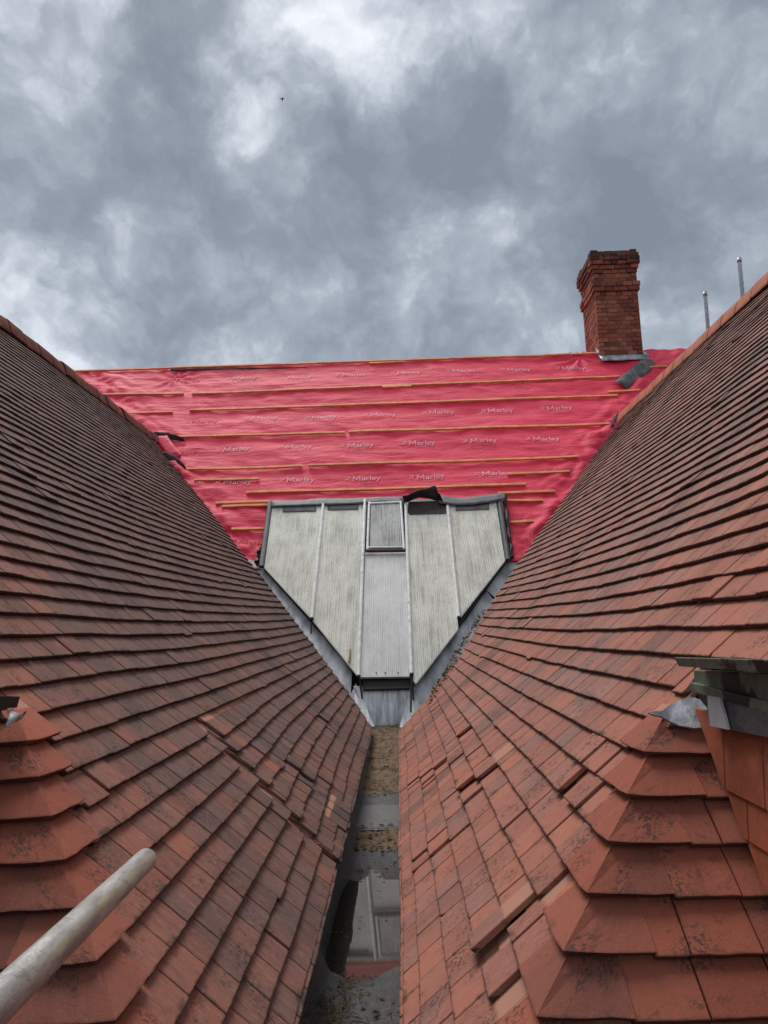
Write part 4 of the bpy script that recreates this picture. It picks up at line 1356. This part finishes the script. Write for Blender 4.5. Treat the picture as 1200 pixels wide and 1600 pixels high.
XC = .745
wl = empty('tile_hung_wall', (XC, 1.2, -1), 'wall hung with orange clay tiles beside the right hip', 'wall')
PW = Plane((XC, 0, 0), (0, 1, 0), (0, 0, 1)); PW.n = V3((-1, 0, 0))
bk = MB(); bk.box((XC+.26, .9, -1.4), (.5, 0, 0), (0, 2.1, 0), (0, 0, 1.235)); bk.build('backing', M['deck'], wl)
tz_ = [PW.hit((1161, 1247), .03)[1], PW.hit((1188, 1325), .03)[1]]
gw = abs(tz_[0]-tz_[1])
for k, zt in enumerate([tz_[0], tz_[1], tz_[1]-gw, tz_[1]-2*gw]):
    for j in range(-1, 9):
        yc_ = 1.82-TW*1.25*(j+.5+.5*(k % 2)); hw = TW*1.25/2-.0018
        top_z = max(xhit((1108, 1134), XC-.04).z, xhit((1200, 1152), XC-.04).z)+.012 if k == 0 else zt+gw*1.25
        poly = [(yc_-hw, zt), (yc_+hw, zt), (yc_+hw, top_z), (yc_-hw, top_z)]
        # cut along the hip-end slope
        poly = clip(poly, (SA, -CA), (SA*(YHR)-CA*(-1))-.018)
        if len(poly) < 3 or area(poly) < .002: continue
        P = [PW.at(y, z, .034-.06*(z-zt)) for y, z in poly]; Q = [p+V3((.012, 0, 0)) for p in P]; n = len(P)
        F = [tuple(range(n))[::-1], tuple(range(n, 2*n))]+[(i, (i+1) % n, n+(i+1) % n, n+i) for i in range(n)]
        MB().add(P+Q, F, at=(R(), R())).build('tile', M['hung'], wl, bevel=.0025)





# lead skirt above the hung tiles
sk_ = MB()
q = [xhit((1104, 1090), XC-.040), xhit((1200, 1108), XC-.040), xhit((1200, 1152), XC-.046), xhit((1108, 1134), XC-.046)]
d = q[1]-q[0]; e = q[2]-q[3]
P = [q[0], q[0]+d*.18, q[0]+d*.2, q[1]+d*.8, q[3], q[3]+e*.17, q[3]+e*.19, q[2]+e*.8]
sk_.add([p for p in P]+[p+V3((.006, 0, 0)) for p in P], [(4, 5, 1, 0), (6, 7, 3, 2), (5, 6, 2, 1), (4, 0, 8, 12), (12, 13, 5, 4), (14, 15, 7, 6), (13, 14, 6, 5)], [(p.y*2, p.z*2) for p in P]*2)
sk_.build('lead_skirt', M['lead_dark'], wl)
pb = MB()
q = [xhit((1105, 1087), XC-.050), xhit((1124, 1090), XC-.050), xhit((1137, 1140), XC-.054), xhit((1109, 1134), XC-.054)]
pb.prism(q, (.006, 0, 0)); pb.build('lead_lap', lead_mat('bright lead lap', (.60, .62, .64), (.75, .77, .80), (.35, .36, .38), (20, 4, 1)), wl)

# lead saddle over the top hip tile
sd = MB()
out = [(1013, 1111), (1022, 1115), (1034, 1117), (1046, 1124), (1062, 1131), (1085, 1135), (1108, 1134), (1106, 1104), (1094, 1090), (1078, 1086), (1060, 1092), (1046, 1100), (1036, 1108), (1022, 1109)]
cen = HR.hit((1066, 1113), .02)
pts = [HR.hit(p, .02) for p in out]
P = [HR.at(a, v, .014) for i, (a, v) in enumerate(pts)]
n = len(P); V = P; F = [tuple(range(n))]
o = sd.add(V, F, [(p.x*2.0, p.y*2.0) for p in V])  .build('lead_saddle', M['lead_new'])
sdm = o.modifiers.new('thickness', 'SOLIDIFY'); sdm.thickness = .006; sdm.offset = -1
tag(o, 'pale grey lead saddle dressed over the top tile of the right hip', 'lead saddle')

# green gutter on the right
gg = empty('eaves_gutter', (.7, 1.3, -.12), 'green eaves gutter with peeling black paint above the right hip', 'gutter', 'eaves gutters over the hips')
def loft(secs, name, mat, parent):
    b = MB(); n = len(secs[0]); P = [p for s_ in secs for p in s_]; F = []
    for i in range(len(secs)-1):
        F += [(i*n+k, i*n+(k+1) % n, (i+1)*n+(k+1) % n, (i+1)*n+k) for k in range(n)]
    F += [tuple(range(n))[::-1], tuple(range((len(secs)-1)*n, len(secs)*n))]
    return b.add(P, F, at=(.4, .4)).build(name, mat, parent, bevel=.002)


def ext(p, q, k=2.0):
    return p, p+(q-p)*k


x1, x2 = .655, .662
t0, t1 = ext(xhit((1053, 1027), x1), xhit((1200, 1031), x1)); b0, b1 = ext(xhit((1060, 1041), x2), xhit((1200, 1052), x2))
th_ = V3((.010, 0, .0)); 
loft([[t0, t0+th_, b0+th_, b0], [t1, t1+th_, b1+th_, b1]], 'front_lip', M['green'], gg)
so0, so1 = V3((.728, b0.y-.015, b0.z+.002)), V3((.728, b1.y, b1.z+.002))
loft([[b0+V3((.004, 0, .002)), so0, so0+V3((0, 0, .008)), b0+V3((.004, 0, .010))], [b1+V3((.004, 0, .002)), so1, so1+V3((0, 0, .008)), b1+V3((.004, 0, .010))]], 'sole', M['green'], gg)
f0, f1 = ext(xhit((1086, 1072), .715), xhit((1200, 1102), .715)); g0, g1 = ext(xhit((1083, 1047), .715), xhit((1200, 1052), .715))
loft([[g0, g0+V3((.02, 0, 0)), f0+V3((.02, 0, 0)), f0], [g1, g1+V3((.02, 0, 0)), f1+V3((.02, 0, 0)), f1]], 'fascia', M['green'], gg)
loft([[f0+V3((-.012, 0, -.012)), f0+V3((.03, 0, -.012)), f0+V3((.03, 0, .006)), f0+V3((-.012, 0, .010))], [f1+V3((-.012, 0, -.012)), f1+V3((.03, 0, -.012)), f1+V3((.03, 0, .006)), f1+V3((-.012, 0, .010))]], 'bottom_bead', M['green'], gg)

# dark gutter end on the left, with its lead
XL_ = -1.0
lg = empty('eaves_gutter', (-1.0, 1.6, -.2), 'black eaves gutter end just above the left hip', 'gutter', 'eaves gutters over the hips')
def xh2(px, x): return xhit(px, x)
t0, t1 = ext(xh2((32, 1088), -.955), xh2((0, 1087), -.955), 12); b0, b1 = ext(xh2((27, 1106), -.960), xh2((0, 1106), -.960), 12)
loft([[t0, t0-V3((.01, 0, 0)), b0-V3((.01, 0, 0)), b0], [t1, t1-V3((.01, 0, 0)), b1-V3((.01, 0, 0)), b1]], 'front_lip', M['black'], lg)
loft([[b0, b0-V3((.07, 0, 0)), b0-V3((.07, 0, -.008)), b0+V3((0, 0, .008))], [b1, b1-V3((.07, 0, 0)), b1-V3((.07, 0, -.008)), b1+V3((0, 0, .008))]], 'sole', M['black'], lg)
f0, f1 = ext(xh2((14, 1106), -1.02), xh2((0, 1106), -1.02), 20); g0, g1 = ext(xh2((6, 1140), -1.02), xh2((0, 1142), -1.02), 40)
loft([[g0, g0-V3((.02, 0, 0)), f0-V3((.02, 0, 0)), f0], [g1, g1-V3((.02, 0, 0)), f1-V3((.02, 0, 0)), f1]], 'fascia', M['black'], lg)
lw = MB(); lw.box((-1.29, .9, -1.4), (.5, 0, 0), (0, 2.0, 0), (0, 0, 1.14))
tag(lw.build('dark_wall', M['deck']), 'dark wall below the black gutter at the far left', 'wall')
sd = MB(); pts = [(8, 1136), (12, 1118), (17, 1109), (24, 1115), (34, 1116), (40, 1113), (37, 1121), (28, 1126), (16, 1131)]
hp_ = [PL.hit(p, .03) for p in pts]
P = [PL.at(a, v, .03+.006*math.sin(i*1.7)) for i, (a, v) in enumerate(hp_)]; n = len(P)
c = sum(P, V3((0, 0, 0)))/n+PL.n*.012
o = sd.add(P+[c], [((i+1) % n, i, n) for i in range(n)], [(p.x*2, p.y*2) for p in P]+[(c.x*2, c.y*2)]).build('lead_saddle', M['lead_new'], smooth=True)
o.modifiers.new('thickness', 'SOLIDIFY').thickness = .006
tag(o, 'scrap of bright lead under the black gutter end on the left hip', 'lead saddle')

# ---------------------------------------------------------------- scaffold tubes
p_end = pray(228, 1343).normalized()*1.52; p_near = pray(8, 1556).normalized()*.93
r_ = .0483/2/S
dd = (p_near-p_end).normalized()
p_near2 = p_near+dd*.45
sp = MB(); seg = 28
a_ = dd.cross(V3((0, 0, 1))).normalized(); b_ = a_.cross(dd)
rings = []
prof = [(0.0, .80), (0.0, .92), (.004, 1.0), (.4, 1.0), (.8, 1.0), (1.4, 1.0)]
Lt = (p_near2-p_end).length
V = []; uv = []
for i, (t, k) in enumerate(prof):
    c = p_end+dd*(t if i < 3 else Lt*(t/1.4))
    for s_ in range(seg):
        th = 2*math.pi*s_/seg
        V.append(c+(a_*math.cos(th)+b_*math.sin(th))*r_*k); uv.append((1.0-(c-p_end).length/Lt, s_/seg))
# hollow bore
for t in (.0, .25):
    c = p_end+dd*t
    for s_ in range(seg):
        th = 2*math.pi*s_/seg
        V.append(c+(a_*math.cos(th)+b_*math.sin(th))*r_*.80); uv.append((.1, .9))
F = []
for i in range(len(prof)-1):
    for s_ in range(seg): F.append((i*seg+s_, i*seg+(s_+1) % seg, (i+1)*seg+(s_+1) % seg, (i+1)*seg+s_))
o0 = len(prof)*seg
F += [(o0+(s_+1) % seg, o0+s_, o0+seg+s_, o0+seg+(s_+1) % seg) for s_ in range(seg)]
F.append(tuple(range(o0+seg, o0+2*seg)))
F.append(tuple(range((len(prof)-1)*seg, len(prof)*seg)))
o = sp.add(V, F, uv).build('scaffold_tube', M['scaffold'], smooth=True)
tag(o, 'worn steel scaffold tube reaching in over the left hip', 'scaffold tube')

for (tpx, bpx, yy, lab) in (((1155, 404), (1161, 470), 8.5, 'taller grey steel standard rising beyond the orange ridge'), ((1101.5, 457), (1107, 520), 9.3, 'shorter bright steel standard rising beyond the orange ridge nearer the chimney')):
    rt = pray(*tpx); tp = rt*(yy/rt.y); rb_ = pray(*bpx); bp = rb_*(yy/rb_.y)
    d = (bp-tp).normalized(); e = empty('scaffold_standard', tuple(tp+d*2.2), lab, 'scaffold pole', 'scaffold standards behind the right ridge')
    MB().tube([tp, tp+d*.04, tp+d*2.2], .0255, 14).build('tube', M['steel'], e, smooth=True)
    MB().tube([tp-d*.004, tp+d*.055], .0285, 14).build('end_cap', M['steel'], e, smooth=True)

# ---------------------------------------------------------------- yard far below, and a bird
gd = MB(); gd.add([(-900, -900, -6.5), (900, -900, -6.5), (900, 900, -6.5), (-900, 900, -6.5)], [(0, 1, 2, 3)])
tag(gd.build('ground', M['ground']), kind='structure')
c = pray(441, 155).normalized()*52
bi = MB()
bi.tube([c+V3((-.02, .16, 0)), c, c+V3((.02, -.14, .02))], [.02, .05, .01], 6)
for s_ in (-1, 1): bi.add([c+V3((0, .05, .01)), c+V3((s_*.10, .03, .07)), c+V3((s_*.20, -.06, .04)), c+V3((0, -.06, .01))], [(0, 1, 2, 3)])
tag(bi.build('bird', M['birdm']), 'tiny dark bird high against the clouds', 'bird')
